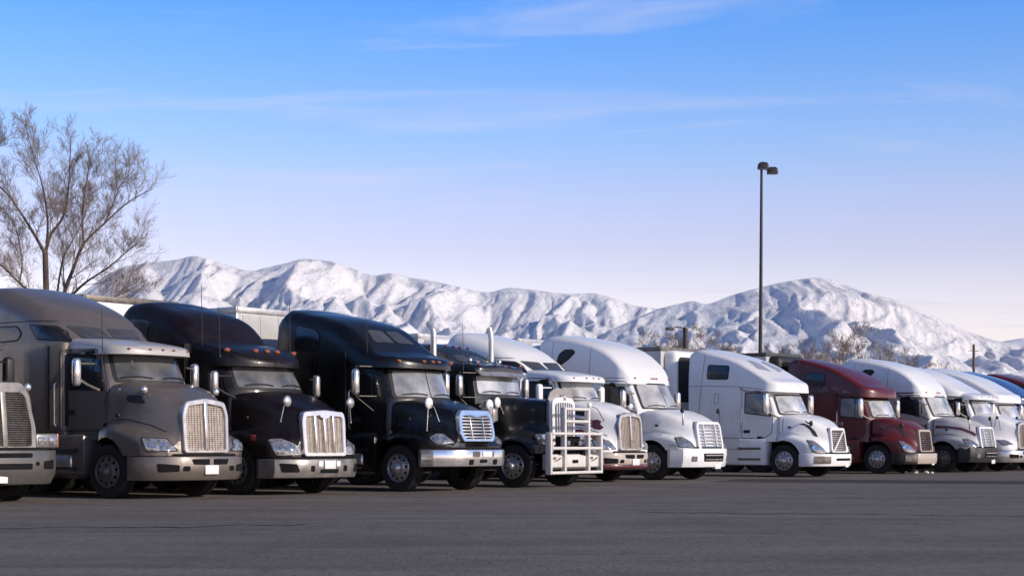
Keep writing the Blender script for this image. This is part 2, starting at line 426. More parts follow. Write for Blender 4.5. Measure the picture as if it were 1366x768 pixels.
# ------------------------------------------------------------------ truck builder
def cab_rings(c):
    """plan outlines by height; c: xr, wr, z rows (z, w, xf), k, n"""
    rings = []
    for z, w, xf in c['rows']:
        ys = [math.sin(math.pi / 2 * t / 12) * w for t in range(-12, 13)]
        front = [(xf - c['k'] * abs(y / w) ** c['n'], y, z) for y in ys]
        back = [(c['xr'], c['wr'] * (1 if z < 2.3 else 1 - (z - 2.3) * .06), z), (c['xr'], -c['wr'] * (1 if z < 2.3 else 1 - (z - 2.3) * .06), z)]
        mid = [((front[-1][0] + c['xr']) / 2, (w + c['wr']) / 2 + .012, z)]
        rings.append(front + mid + back + [(mid[0][0], -mid[0][1], z)])
    return rings
def roof_mb(r):
    """aerodynamic fairing lofted along x. r: prof [(x, z)], w, zb, R (nose rounding), xn, rc, crown"""
    xs0 = r['prof'][0][0]; xn = r['xn']; Rn = r['R']
    xs = [xs0 + (xn - Rn - xs0) * i / 12 for i in range(12)] + [xn - Rn + Rn * math.sin(math.pi / 2 * i / 16) for i in range(17)]
    p = r.get('p', 2.3); rings = []
    for i, x in enumerate(xs):
        t = max(0, (x - (xn - Rn)) / Rn); w = r['w'] * max(.0, 1 - t ** p) ** (1 / p); w = max(w, .12)
        zt = interp(r['prof'], x)[0]; zb = r['zb'] if not isinstance(r['zb'], list) else interp(r['zb'], x)[0]
        if i == 0: zt -= .07; w -= .05
        hgt = max(zt - zb, .03); cr = min(r.get('rc', .3), hgt * .75); ry = min(cr * r.get('ra', 1.3), w * .75); tum = r.get('tum', .05) * min(1, hgt)
        half = [(w, zb), (w - tum * .3, zb + (hgt - cr) * .5), (w - tum, zt - cr)]
        for s in range(1, 8):
            a = math.pi / 2 * s / 7; half.append((w - tum - ry * (1 - math.cos(a)), zt - cr * (1 - math.sin(a))))
        wy = half[-1][0]; half += [(wy * .6, zt + r.get('crown', .04) * .7), (0, zt + r.get('crown', .04))]
        rings.append([(x, -y, z) for y, z in half] + [(x, y, z) for y, z in half[-2::-1]])
    return MB().loft(rings)
def hood_half(wf, zb, zf, wh, zh):
    e = wf - wh
    P = [(wf - .01, zb), (wf, zb + .55 * (zf - zb)), (wf - .03 - .05 * e, zf - .07), (wf - .12 - .25 * e, zf + .015), (wh + .22 * e, zf + .07), (wh + .015, zf + .34 * (zh - zf)), (wh - .015, zh - .17), (wh - .11, zh - .035), (wh * .5, zh + .012), (0, zh + .03)]
    return catmull(P, 3)
def hood_mesh(st, mats, arch_r, arch_z, cut=True, lean=0., zl=.8):
    x0, x1 = st[0][0], st[-1][0]
    xs = [x0 + (x1 - x0) * math.sin(math.pi / 2 * i / 22) for i in range(23)]
    mb = MB(); rings = []
    for x in xs:
        h = hood_half(*interp(st, x)); rings.append([(x, -y, z) for y, z in h] + [(x, y, z) for y, z in h[-2::-1]])
    if lean:
        q0 = x1 - .75
        rings = [[(x - lean * max(0, z - zl) * max(0, (x - q0) / .75) ** 1.6, y, z) for x, y, z in rg] for rg in rings]
    me = mb.loft(rings).mesh('hood', mats)
    if not cut: return me
    a = bpy.data.objects.new('hood', me); col.objects.link(a); tmp = []
    for sg in (-1, 1):
        cm = MB()
        rings = []
        for y in (.52, 1.6):
            rings.append([(arch_r * math.cos(2 * math.pi * k / 48), sg * y, arch_z + arch_r * math.sin(2 * math.pi * k / 48)) for k in range(48)])
        cme = cm.loft(rings, mi=1).mesh('arch_cutter', mats, 0)
        b = bpy.data.objects.new('arch_cutter', cme); col.objects.link(b); tmp.append(b)
        md = a.modifiers.new('cut', 'BOOLEAN'); md.operation = 'DIFFERENCE'; md.object = b; md.solver = 'EXACT'
    dg = bpy.context.evaluated_depsgraph_get(); dg.update()
    out = bpy.data.meshes.new_from_object(a.evaluated_get(dg))
    for o in tmp + [a]: bpy.data.objects.remove(o)
    out.name = 'hood'
    return out
def clip_y(poly, z):
    """y-range of polygon (y,z) at height z"""
    ys = []
    for i in range(len(poly)):
        a, b = poly[i - 1], poly[i]
        if (a[1] - z) * (b[1] - z) < 0: ys.append(a[0] + (b[0] - a[0]) * (z - a[1]) / (b[1] - a[1]))
    return (min(ys), max(ys)) if len(ys) > 1 else (0, 0)
def clip_z(poly, y):
    ys = []
    for i in range(len(poly)):
        a, b = poly[i - 1], poly[i]
        if (a[0] - y) * (b[0] - y) < 0: ys.append(a[1] + (b[1] - a[1]) * (y - a[0]) / (b[0] - a[0]))
    return (min(ys), max(ys)) if len(ys) > 1 else (0, 0)
def slant(mb, xg, z0, k):
    """lean what is in mb: x += xg - k*(z-z0)"""
    mb.v = [(x + xg - k * (z - z0) - .05 * y * y, y, z) for x, y, z in mb.v]; return mb
def plan_band(pts, z0, z1, t=.12, tuck=.05, bev=.025):
    """bumper: plan outline centre->side [(x,y)], closed hollow-backed solid"""
    P = [(x, -y) for x, y in reversed(pts)] + [(x, y) for x, y in pts[1:]]
    rows = [(z0, tuck + .03), (z0 + bev * .6, tuck * .8), (z0 + (z1 - z0) * .3, tuck * .12), (z0 + (z1 - z0) * .5, 0), (z1 - bev, 0), (z1 - bev * .3, .01), (z1, .03)]
    rings = []
    for z, d in rows:
        Q = offset_poly(P + [(P[-1][0] - .02, P[-1][1] * .9), (P[0][0] - .02, P[0][1] * .9)], 0)
        out = [(x - d, y * (1 - d * .25), z) for x, y in P]
        inn = [(x - t - .02, y * (1 - t * .55), z) for x, y in reversed(P)]
        rings.append(out + inn)
    return MB().loft(rings)
def mirror_set(root, kind, x, y, z0, z1, sg, mats, armz=None, w=.2):
    """door mirror: housing with arm and glass"""
    a, g, arm = mats; mb = MB(); Y = sg * y
    d = .13
    rings = []
    for i, (t, s) in enumerate(((0, .55), (.04, .86), (.12, 1), (.5, 1), (.88, 1), (.96, .86), (1, .5))):
        z = z0 + (z1 - z0) * t
        P = round_poly([(x - d * .35, Y - w / 2 * s), (x + d * .65 * s, Y - w / 2 * s * .8), (x + d * .65 * s, Y + w / 2 * s * .8), (x - d * .35, Y + w / 2 * s)], .05, 3)
        rings.append([(p[0], p[1], z) for p in P])
    o = mb.loft(rings).build('mirror', a, root)
    mg = MB(); mg.box(x - d * .35 - .012, x - d * .35 + .004, Y - w * .42, Y + w * .42, z0 + .05, z1 - .05, bev=.004); mg.build('mirror_glass', g, o)
    m2 = MB(); yb = sg * 1.08
    if kind == 'bar':
        for z in (z0 + .02, z1 - .02):
            zz = z + (.07 if z > (z0 + z1) / 2 else -.05)
            MB().tube([(x + .25, yb, zz), (x + .12, Y, zz), (x + .02, Y, zz), (x + .02, Y, z)], .014, 6).build('mirror_arm', arm, o)
        m2.tube([(x + .02, Y + sg * .0, z0 - .05), (x + .02, Y, z1 + .07)], .011, 6)
        MB().tube([(x + .02, Y, z0 - .04), (x + .18, yb, z0 - .35)], .010, 6).build('mirror_arm', arm, o)
    else:
        zz = z0 + .12
        m2.tube([(x + .02, Y - sg * .06, zz), (x + .12, (Y + yb) / 2, zz - .1), (x + .26, yb, zz - .2)], .03, 8)
        MB().tube([(x + .02, Y - sg * .06, z1 - .1), (x + .16, yb, z1 - .1)], .02, 8).build('mirror_arm', arm, o)
    m2.build('mirror_arm', arm, o)
    return o
def hood_mirror(root, p, legs, sg, mats, r=.11, kind='ball'):
    x, y, z = p; Y = sg * y; mb = MB()
    if kind == 'ball': mb.ball((x, Y, z), .055, r * .92, r, 14, 10)
    else: mb.ball((x, Y, z), .06, r * 1.0, r * 1.5, 12, 8)
    o = mb.build('hood_mirror', mats[0], root)
    m2 = MB()
    for lx, ly, lz in legs: m2.tube([(x, Y, z), (x * .4 + lx * .6, (y * .6 + ly * .4) * sg, z * .75 + lz * .25), (lx, sg * ly, lz)], .010 if kind == 'ball' else .024, 6); m2.ball((lx, sg * ly, lz), .022, .022, .016, 8, 5)
    m2.build('mirror_bracket', mats[1], o)
    return o

def build_truck(S):
    root = empty('semi_truck', (S['x'], S['y'], 0), -R(S['a']))
    tag(root, S['label'], 'truck', 'semi trucks parked side by side')
    PM = S['paint']; FM = S.get('fair', PM); BM = S.get('bumper_mat', PM)
    sh = Shell(); body = {}
    def shell_part(name, mb, mats, ang=42):
        o = mb.build(name, mats, root, ang); sh.take(o.data); body[name] = o; return o
    # --- cab, sleeper, fairings
    c = S['cab']
    cab = shell_part('cab', MB().loft(cab_rings(c)), PM, 50)
    slp = None
    if 'sleeper' in S:
        s = S['sleeper']; mb = MB(); rings = []
        for z, dw in s['rows']:
            w = s['w'] - dw; P = round_poly([(s['x0'], -w), (s['x1'] - s.get('fl', .0), -w), (s['x1'], -w + s.get('fw', .01)), (s['x1'], w - s.get('fw', .01)), (s['x1'] - s.get('fl', .0), w), (s['x0'], w)], s.get('r', .09), 4)
            rings.append([(p[0], p[1], z) for p in P])
        slp = shell_part('sleeper', mb.loft(rings), PM, 50)
    rf = shell_part('roof_fairing', roof_mb(S['roof']), FM, 60)
    if 'caproof' in S: cr = shell_part('cab_roof', roof_mb(S['caproof']), S.get('cap_mat', PM), 55)
    else: cr = rf
    # --- hood
    hd = put('hood', hood_mesh(S['hood'], [PM, M['dark']], S.get('arch_r', .61), S.get('arch_z', .53), lean=S['grille'].get('k', .12), zl=min(p[1] for p in S['grille']['outer'])), root); sh.take(hd.data); body['hood'] = hd
    hd.data.set_sharp_from_angle(angle=R(42))
    # --- lower side skirts, chassis
    sk = S['skirt']
    for sg in (-1, 1):
        mb = MB(); x0, x1, z0, z1 = sk
        mb.box(x0, x1, min(sg * .75, sg * 1.185), max(sg * .75, sg * 1.185), z0, z1, bev=.05)
        o = mb.build('side_skirt', S.get('skirt_mat', PM), root)
        sh.take(o.data)
        m2 = MB()
        for zz in (.52, .86): sh.grid(m2, [(x1 - .95, zz), (x1 - .18, zz), (x1 - .18, zz + .06), (x1 - .95, zz + .06)], 'side', sg, .05, .03, 4, 1, 0)
        m2.build('step', M['black'] if S.get('dark_steps', 1) else M['steel'], o)
        if S.get('tank'):
            m3 = MB(); t0, t1 = S['tank']; m3.lathe([(.02, t0), (.27, t0 + .005), (.30, t0 + .03), (.305, t0 + .06), (.305, t1 - .06), (.30, t1 - .03), (.27, t1 - .005), (.02, t1)], 28, 'x', (0, sg * .93, .66)); m3.build('fuel_tank', M['chrome_dull'], root)
    mb = MB()
    for sg in (-1, 1): mb.box(-7.0, 1.0, sg * .43 - .04, sg * .43 + .04, .72, 1.0)
    mb.box(-.12, .12, -1.0, 1.0, .42, .54); mb.box(-7.0, -3.8, -.4, .4, .8, .95); mb.box(-5.6, -4.4, -.5, .5, 1.06, 1.2)
    mb.box(-1.4, .9, -.4, .4, .55, 1.2)
    mb.build('chassis', M['dark'], root)
    for sg in (-1, 1): wheel(root, 0, sg * 1.0, sg, S.get('rim', 'alloy'), steer=S.get('steer', 0))
    for ax in (-4.6, -5.95):
        for sg in (-1, 1):
            for yy in (.80, 1.12): wheel(root, ax, sg * yy, sg, 'steel', detail=False)
    # --- windscreen with seal, centre post, wipers
    W = S['ws']; m_ = MB(); C = [(-W['wb'], W['z0']), (W['wb'], W['z0']), (W['wt'], W['z1']), (-W['wt'], W['z1'])]
    G = [(-W['wb'] - .06, W['z0'] - .05), (W['wb'] + .06, W['z0'] - .05), (W['wt'] + .06, W['z1'] + .05), (-W['wt'] - .06, W['z1'] + .05)]
    only = Shell(); only.take(cab.data)
    only.grid(m_, G, 'front', -1, .006, .02, 26, 10, .03); sl = m_.build('windscreen_seal', M['seal'], cab)
    m_ = MB(); only.grid(m_, C, 'front', -1, .016, .012, 30, 12, .03); m_.build('windscreen', M[W['mat']], cab)
    if W.get('post'):
        m_ = MB(); only.line(m_, [(0, W['z0']), (0, W['z1'])], 'front', -1, .022, .022); m_.build('centre_post', M['seal'], cab)
    m_ = MB()
    for y0, y1 in ((-.75, -.12), (.12, .78)):
        pts = []
        for t in range(7):
            p, n = only.cast('front', -1, y0 + (y1 - y0) * t / 6, W['z0'] + .035 + .12 * (t / 6) * (1 - t / 6)); pts.append(p + n * .04)
        m_.tube(pts, .011, 5)
    m_.build('wipers', M['wiper'], cab)
    if 'visor' in S:
        v = S['visor']; mb = MB(); rows = []
        for y in [v['w'] * (i / 10 - 1) for i in range(21)]:
            k = v['k'] * abs(y / v['w']) ** 2.4
            rows.append([(v['x0'] - k, y, v['z1']), (v['x0'] + v['d'] - k, y, v['z0']), (v['x0'] + v['d'] - k - .015, y, v['z0'] - .02), (v['x0'] - k - .02, y, v['z1'] - .03)])
        mb.loft(rows).build('sun_visor', S.get('visor_mat', FM), cab)
    # --- doors, side windows
    for sg in (-1, 1):
        D = S['door']; m_ = MB()
        sh.patch(m_, offset_poly(round_poly(D['poly'], .06), .02), 'side', sg, .003, .01); m_.build('door_gap', M['seal'], cab)
        m_ = MB(); sh.patch(m_, round_poly(D['poly'], .06), 'side', sg, .011, .006); dr = m_.build('door', PM, cab)
        m_ = MB(); sh.patch(m_, round_poly(offset_poly(D['win'], .035), .07), 'side', sg, .016, .01); m_.build('window_frame', M['seal'], cab)
        m_ = MB(); sh.patch(m_, round_poly(D['win'], .06), 'side', sg, .021, .01); m_.build('door_window', M[D.get('glass', 'glass')], cab)
        if 'vent_x' in D:
            m_ = MB(); zz = [p[1] for p in D['win']]; sh.line(m_, [(D['vent_x'], min(zz) + .03), (D['vent_x'] - .03, max(zz) - .03)], 'side', sg, .03, .026); m_.build('quarter_post', M['seal'], cab)
        if 'handle' in D:
            hx, hz = D['handle']; m_ = MB(); sh.patch(m_, round_poly([(hx - .11, hz - .05), (hx + .11, hz - .05), (hx + .11, hz + .05), (hx - .11, hz + .05)], .02), 'side', sg, .02, .02); m_.build('door_handle', M['black'], cab)
        for nm, P, mat, off, rr in S.get('side', []):
            par = slp or cab
            m_ = MB()
            if nm in ('sleeper_window', 'skylight'):
                sh.patch(m_, round_poly(offset_poly(P, .03), rr), 'side', sg, off, .012, seg=.07); m_.build('window_frame', M['seal'], par)
                m_ = MB(); sh.patch(m_, round_poly(P, rr * .9), 'side', sg, off + .008, .012, seg=.07)
            else: sh.patch(m_, round_poly(P, rr), 'side', sg, off, .012)
            m_.build(nm, mat, par)
        for nm, P, w, mat in S.get('lines', []):
            m_ = MB(); sh.line(m_, P, 'side', sg, w, .004); m_.build(nm, mat, slp or cab)
        for nm, P, mat, off, ax, rr in S.get('patches', []):
            m_ = MB(); sh.patch(m_, round_poly(P, rr), ax, sg, off, .015, seg=.09); m_.build(nm, mat, hd if ax != 'top' else rf)
        # headlamps: housing, lens, reflector
        for P, ax in S['lamps']:
            m_ = MB(); sh.patch(m_, round_poly(offset_poly(P, .022), .05), ax, sg, .006, .02, seg=.08); hl = m_.build('headlight', S.get('lamp_rim', M['black']), root)
            m_ = MB(); sh.patch(m_, round_poly(P, .045), ax, sg, .018, .02, seg=.07); m_.build('lamp_lens', M['lens'], hl)
            cx = sum(p[0] for p in P) / len(P); cz = sum(p[1] for p in P) / len(P); m_ = MB()
            for dd, r_ in ((-.09, .06), (.09, .055)):
                m_2 = [(cx + dd + r_ * math.cos(k * math.pi / 6), cz + r_ * .9 * math.sin(k * math.pi / 6)) for k in range(12)]
                sh.patch(m_, m_2, ax, sg, .023, .006, seg=.3)
            m_.build('lamp_reflector', M['bulb'], hl)
    for nm, P, mat, off in S.get('front_patches', []):
        m_ = MB(); sh.patch(m_, P, 'front', -1, off, .012); m_.build(nm, mat, rf)
    # --- bumper
    b = S['bumper']; bo = plan_band(b['plan'], b['z0'], b['z1'], .14, b.get('tuck', .05)).build('bumper', BM, root, 35)
    bs = Shell(); bs.take(bo.data)
    plan_band([(x - .05, y * .97) for x, y in b['plan']], b['z1'] - .01, b['z1'] + .045, .12, .0).build('bumper_gap', M['dark'], bo, 35)
    for nm, P, mat, off in b.get('patches', []):
        for sg in (-1, 1):
            if sg > 0 and max(p[0] for p in P) > 0 > min(p[0] for p in P): continue
            m_ = MB(); bs.patch(m_, round_poly(P, .03), 'front', sg, off + .004, .01, seg=.05); m_.build(nm, mat, bo)
    if b.get('plate'):
        y, z, w, h = b['plate']; p, n = bs.cast('front', -1, y, z); xp = p.x if p else b['plan'][0][0]
        m_ = MB(); m_.box(xp - .005, xp + .02, y - w / 2, y + w / 2, z - h / 2, z + h / 2, bev=.008); m_.build('licence_plate', M['plate'], bo)
    if b.get('lip'):
        z0, z1, mat = b['lip']; plan_band([(x - .02, y * .985) for x, y in b['plan']], z0, z1, .14, .06).build('lower_valance', mat, root, 35)
    # --- grille
    g = S['grille']; out = g['outer']; inn = g['inner']; k = g.get('k', .12); z0 = min(p[1] for p in out)
    O, I = round_poly(out, g.get('ro', .07)), round_poly(inn, g.get('ri', .05))
    mb = MB().frame(O, I, 'x', -g.get('deep', .14), .05); gr = slant(mb, g['x'], z0, k).build('grille', g['frame'], root, 38)
    slant(MB().prism(O, 'x', -.16, -.05), g['x'], z0, k).build('grille_backing', M['dark'], gr)
    if g.get('bars'):
        n = g['bars']; zs0, zs1 = min(p[1] for p in inn), max(p[1] for p in inn); th = g.get('th', .018)
        for i in range(n):
            z = zs0 + (zs1 - zs0) * (i + .6) / (n + .2); ya, yb = clip_y(inn, z)
            if yb - ya < .05: continue
            slant(MB().box(-.03, .035, ya - .01, yb + .01, z - th, z + th, bev=.01), g['x'], z0, k).build('bar', g['barmat'], gr)
    if g.get('wires'):
        mb = MB(); zs0, zs1 = min(p[1] for p in inn), max(p[1] for p in inn); ys0, ys1 = min(p[0] for p in inn), max(p[0] for p in inn)
        nz, ny = g['wires']; d = (zs1 - zs0) / nz * .36
        for i in range(nz):
            z = zs0 + (zs1 - zs0) * (i + .5) / nz; ya, yb = clip_y(inn, z)
            if yb > ya: mb.box(-.02, .0, ya, yb, z - d, z + d)
        d2 = (ys1 - ys0) / ny * .045
        for i in range(ny):
            y = ys0 + (ys1 - ys0) * (i + .5) / ny; za, zb_ = clip_z(inn, y)
            if zb_ > za: mb.box(-.012, .008, y - d2, y + d2, za, zb_)
        tag(slant(mb, g['x'], z0, k).build('grille_mesh', M['mesh'], gr, 0), kind='stuff')
    for y, w in g.get('posts', []):
        za, zb_ = clip_z(inn, y); slant(MB().box(-.03, .05, y - w, y + w, za - .02, zb_ + .02, bev=.012), g['x'], z0, k).build('post', g['frame'], gr)
    if g.get('diag'):
        (ya, za), (yb, zb_) = g['diag']; mb = MB(); mb.prism([(ya - .035, za), (ya + .035, za), (yb + .035, zb_), (yb - .035, zb_)], 'x', .02, .055); slant(mb, g['x'], z0, k).build('diagonal_bar', g['frame'], gr)
    if g.get('crest'):
        y, z, w, h = g['crest']; mb = MB(); mb.prism(round_poly([(y - w, z + h), (y - w * .8, z), (y, z - h), (y + w * .8, z), (y + w, z + h)], .03), 'x', .03, .065); slant(mb, g['x'], z0, k).build('badge', g['frame'], gr)
    # --- mirrors
    for sg in (-1, 1):
        mr = S['mirror']; mirror_set(cab, mr['kind'], mr['x'], mr['y'], mr['z0'], mr['z1'], sg, mr['mats'], w=mr.get('w', .2))
        if 'hmirror' in S:
            h = S['hmirror']; hood_mirror(hd, h['p'], h['legs'], sg, h['mats'], h.get('r', .11), h.get('kind', 'ball'))
    # --- roof marker lamps
    for mk in S.get('markers', []):
        for y in mk['ys']:
            p, n = sh.cast('front', -1, y, mk['z'])
            if p is None: continue
            m_ = MB(); s_ = mk.get('s', 1.); m_.ball((p.x + .01, p.y, p.z + .01), .05 * s_, .045 * s_, .03 * s_, 8, 6); m_.build('marker_lamp', mk['mat'], cr)
    for x, y, z0_, z1_ in S.get('antennas', []):
        m_ = MB(); m_.tube([(x, y, z0_), (x - .01, y, (z0_ + z1_) / 2), (x - .03, y, z1_)], [.012, .009, .006], 5); m_.ball((x, y, z0_), .03, .03, .05, 8, 5); m_.build('antenna', M['black'], cab)
    for st in S.get('stacks', []):
        m_ = MB(); x, y, z0_, z1_, r_ = st
        m_.tube([(x, y, z0_), (x, y, z1_ - .35), (x - .004, y, z1_ - .24), (x - .03 - .03 * (y < 0), y, z1_ - .10), (x - .06 - .10 * (y < 0), y, z1_)], r_, 14); m_.build('exhaust_stack', M['chrome_dull'], root)
    for sg in (-1, 1):                                    # grab rails, hood latches, mud flaps
        xr_ = S['cab']['xr'] + .05
        p, n = sh.cast('side', sg, xr_, 1.8)
        if p is not None:
            yv = p.y + sg * .05; m_ = MB(); m_.tube([(xr_, p.y, 1.35), (xr_, yv, 1.40), (xr_, yv, 2.15), (xr_, p.y, 2.2)], .016, 6); m_.build('grab_rail', M['chrome_dull'], cab)
        p, n = sh.cast('side', sg, .12, 1.55)
        if p is not None and 'bull' not in S['label']:
            m_ = MB(); m_.box(p.x - .05, p.x + .05, min(p.y - sg * .01, p.y + sg * .035), max(p.y - sg * .01, p.y + sg * .035), p.z - .03, p.z + .03, bev=.01); m_.build('hood_latch', M['black'], hd)
        m_ = MB(); m_.box(-6.75, -6.73, min(sg * .65, sg * 1.22), max(sg * .65, sg * 1.22), .22, .95); m_.build('mud_flap', M['black'], root)
    if 'extra' in S: S['extra'](root, S, sh, body)
    return root

# ------------------------------------------------------------------ truck families
def row(l, g=-25.6, a=39): return dict(x=.6293 * l + .7771 * g, y=.7771 * l - .6293 * g, a=a)
SKYLIT_TONE = simple('painted_skylit_roof', (.30, .32, .36), .3)  # sky light on a roof facet, painted as a pale blue-grey patch
CH = (M['chrome'], M['glass_grey'], M['steel']); BK = (M['black'], M['glass_grey'], M['black'])
def fam_shield(P, **kw):
    d = dict(paint=P,
        cab=dict(xr=-1.6, wr=1.02, k=.30, n=2.6, rows=[(1.1, .93, .10), (2.1, .93, .10), (2.24, .92, .05), (2.5, .89, -.07), (2.75, .86, -.18), (2.88, .84, -.23)]),
        sleeper=dict(x0=-4.0, x1=-1.38, w=1.22, fl=.4, fw=.13, rows=[(.5, .03), (.56, 0), (2.4, 0), (2.96, .0)]),
        roof=dict(prof=[(-4.1, 4.18), (-3.75, 4.17), (-3.1, 4.01), (-2.45, 3.78), (-2.08, 3.60), (-1.72, 3.34), (-1.40, 3.10), (-1.2, 2.96)], w=1.215, zb=[(-4.0, 2.94), (-1.8, 2.94), (-1.4, 2.92), (-.4, 2.90)], xn=-1.05, R=1.1, p=2.4, rc=.42, ra=1.0, tum=.03),
        caproof=dict(prof=[(-1.6, 3.08), (-.7, 2.99), (-.2, 2.91), (.1, 2.85), (.22, 2.77)], w=.98, zb=2.71, R=.62, xn=.22, rc=.13, tum=.02, p=2.6),
        hood=[(-.28, 1.12, .8, 1.36, .95, 2.17), (.1, 1.20, .8, 1.37, .94, 2.18), (.6, 1.21, .8, 1.29, .86, 2.09), (1.0, 1.19, .8, 1.19, .73, 1.96), (1.25, 1.08, .8, 1.12, .61, 1.86), (1.42, .85, .8, 1.0, .53, 1.81)],
        skirt=(-3.9, -.66, .42, 1.2), skirt_mat=P,
        ws=dict(wb=.79, wt=.74, z0=2.22, z1=2.72, mat='ws1'),
        door=dict(poly=[(-1.45, 1.28), (-.30, 1.28), (-.27, 2.05), (-.50, 2.8), (-1.45, 2.82)], win=[(-1.33, 2.08), (-.37, 2.05), (-.55, 2.68), (-1.33, 2.72)], vent_x=-.64, handle=(-1.27, 1.62)),
        side=[('sleeper_window', [(-3.7, 3.04), (-2.72, 3.06), (-2.6, 3.17), (-2.74, 3.31), (-3.7, 3.33)], M['glass_grey'], .006, .08),
              ('skylight', [(-2.08, 3.06), (-1.36, 3.0), (-1.52, 3.15), (-1.72, 3.27), (-2.32, 3.32)], M['glass'], .008, .05),
              ('tool_hatch', [(-2.9, 1.35), (-2.2, 1.35), (-2.2, 1.8), (-2.9, 1.8)], P, .007, .05)],
        lines=[('hood_gap', [(-.20, 2.06), (-.22, 1.32)], .018, M['seal']), ('fender_crease', [(-.05, 1.47), (.4, 1.47), (.9, 1.36), (1.2, 1.24)], .018, M['seal']), ('body_seam', [(-3.9, 1.24), (-1.5, 1.24)], .016, M['seal']), ('body_seam', [(-1.72, 1.3), (-1.72, 2.9)], .05, M['seal']), ('body_seam', [(-3.95, 3.42), (-2.3, 3.41), (-1.9, 3.40), (-1.5, 3.38)], .018, M['seal'])],
        patches=[('skylight', [(-.70, 3.05), (-.04, 3.05), (-.08, 3.30), (-.84, 3.32)], M['glass_grey'], .01, 'front', .05),
                 ('hood_vent', [(.30, 1.93), (.62, 1.92), (.74, 1.78), (.68, 1.76), (.32, 1.80)], M['black'], .006, 'side', .04)],
        lamps=[([(-.08, 1.12), (.36, 1.10), (.54, .90), (.03, .885)], 'diag')],
        bumper=dict(plan=[(1.63, 0), (1.61, .35), (1.53, .7), (1.36, .98), (1.1, 1.16), (.72, 1.21)], z0=.34, z1=.79, patches=[('fog_slot', [(-1.0, .5), (-.68, .51), (-.68, .63), (-1.02, .66)], M['dark'], .006), ('fog_slot', [(-.62, .52), (-.47, .52), (-.47, .61), (-.60, .61)], M['dark'], .006), ('air_intake', [(-.40, .64), (-.05, .63), (-.05, .74), (-.44, .74)], M['dark'], .006)], plate=(0, .54, .32, .17), tuck=.1),
        grille=dict(outer=[(-.53, .85), (.53, .85), (.55, 1.55), (.47, 1.80), (0, 1.87), (-.47, 1.80), (-.55, 1.55)], inner=[(-.46, .91), (.46, .91), (.475, 1.53), (.41, 1.71), (0, 1.77), (-.41, 1.71), (-.475, 1.53)], x=1.47, k=.06, frame=M['chrome_dull'], wires=(22, 14), posts=[(.001, .035)], deep=.2),
        mirror=dict(kind='aero', x=-.55, y=1.42, z0=2.10, z1=2.62, w=.17, mats=CH),
        hmirror=dict(p=(.75, .86, 2.02), legs=[(.68, .82, 1.9)], mats=CH, r=.075),
        markers=[dict(z=2.80, ys=(-.70, -.28, 0, .28, .70), mat=M['amber'], s=.7)],
        antennas=[(-.2, -1.08, 2.2, 3.55)], tank=(-2.4, -1.0))
    d.update(kw); return d
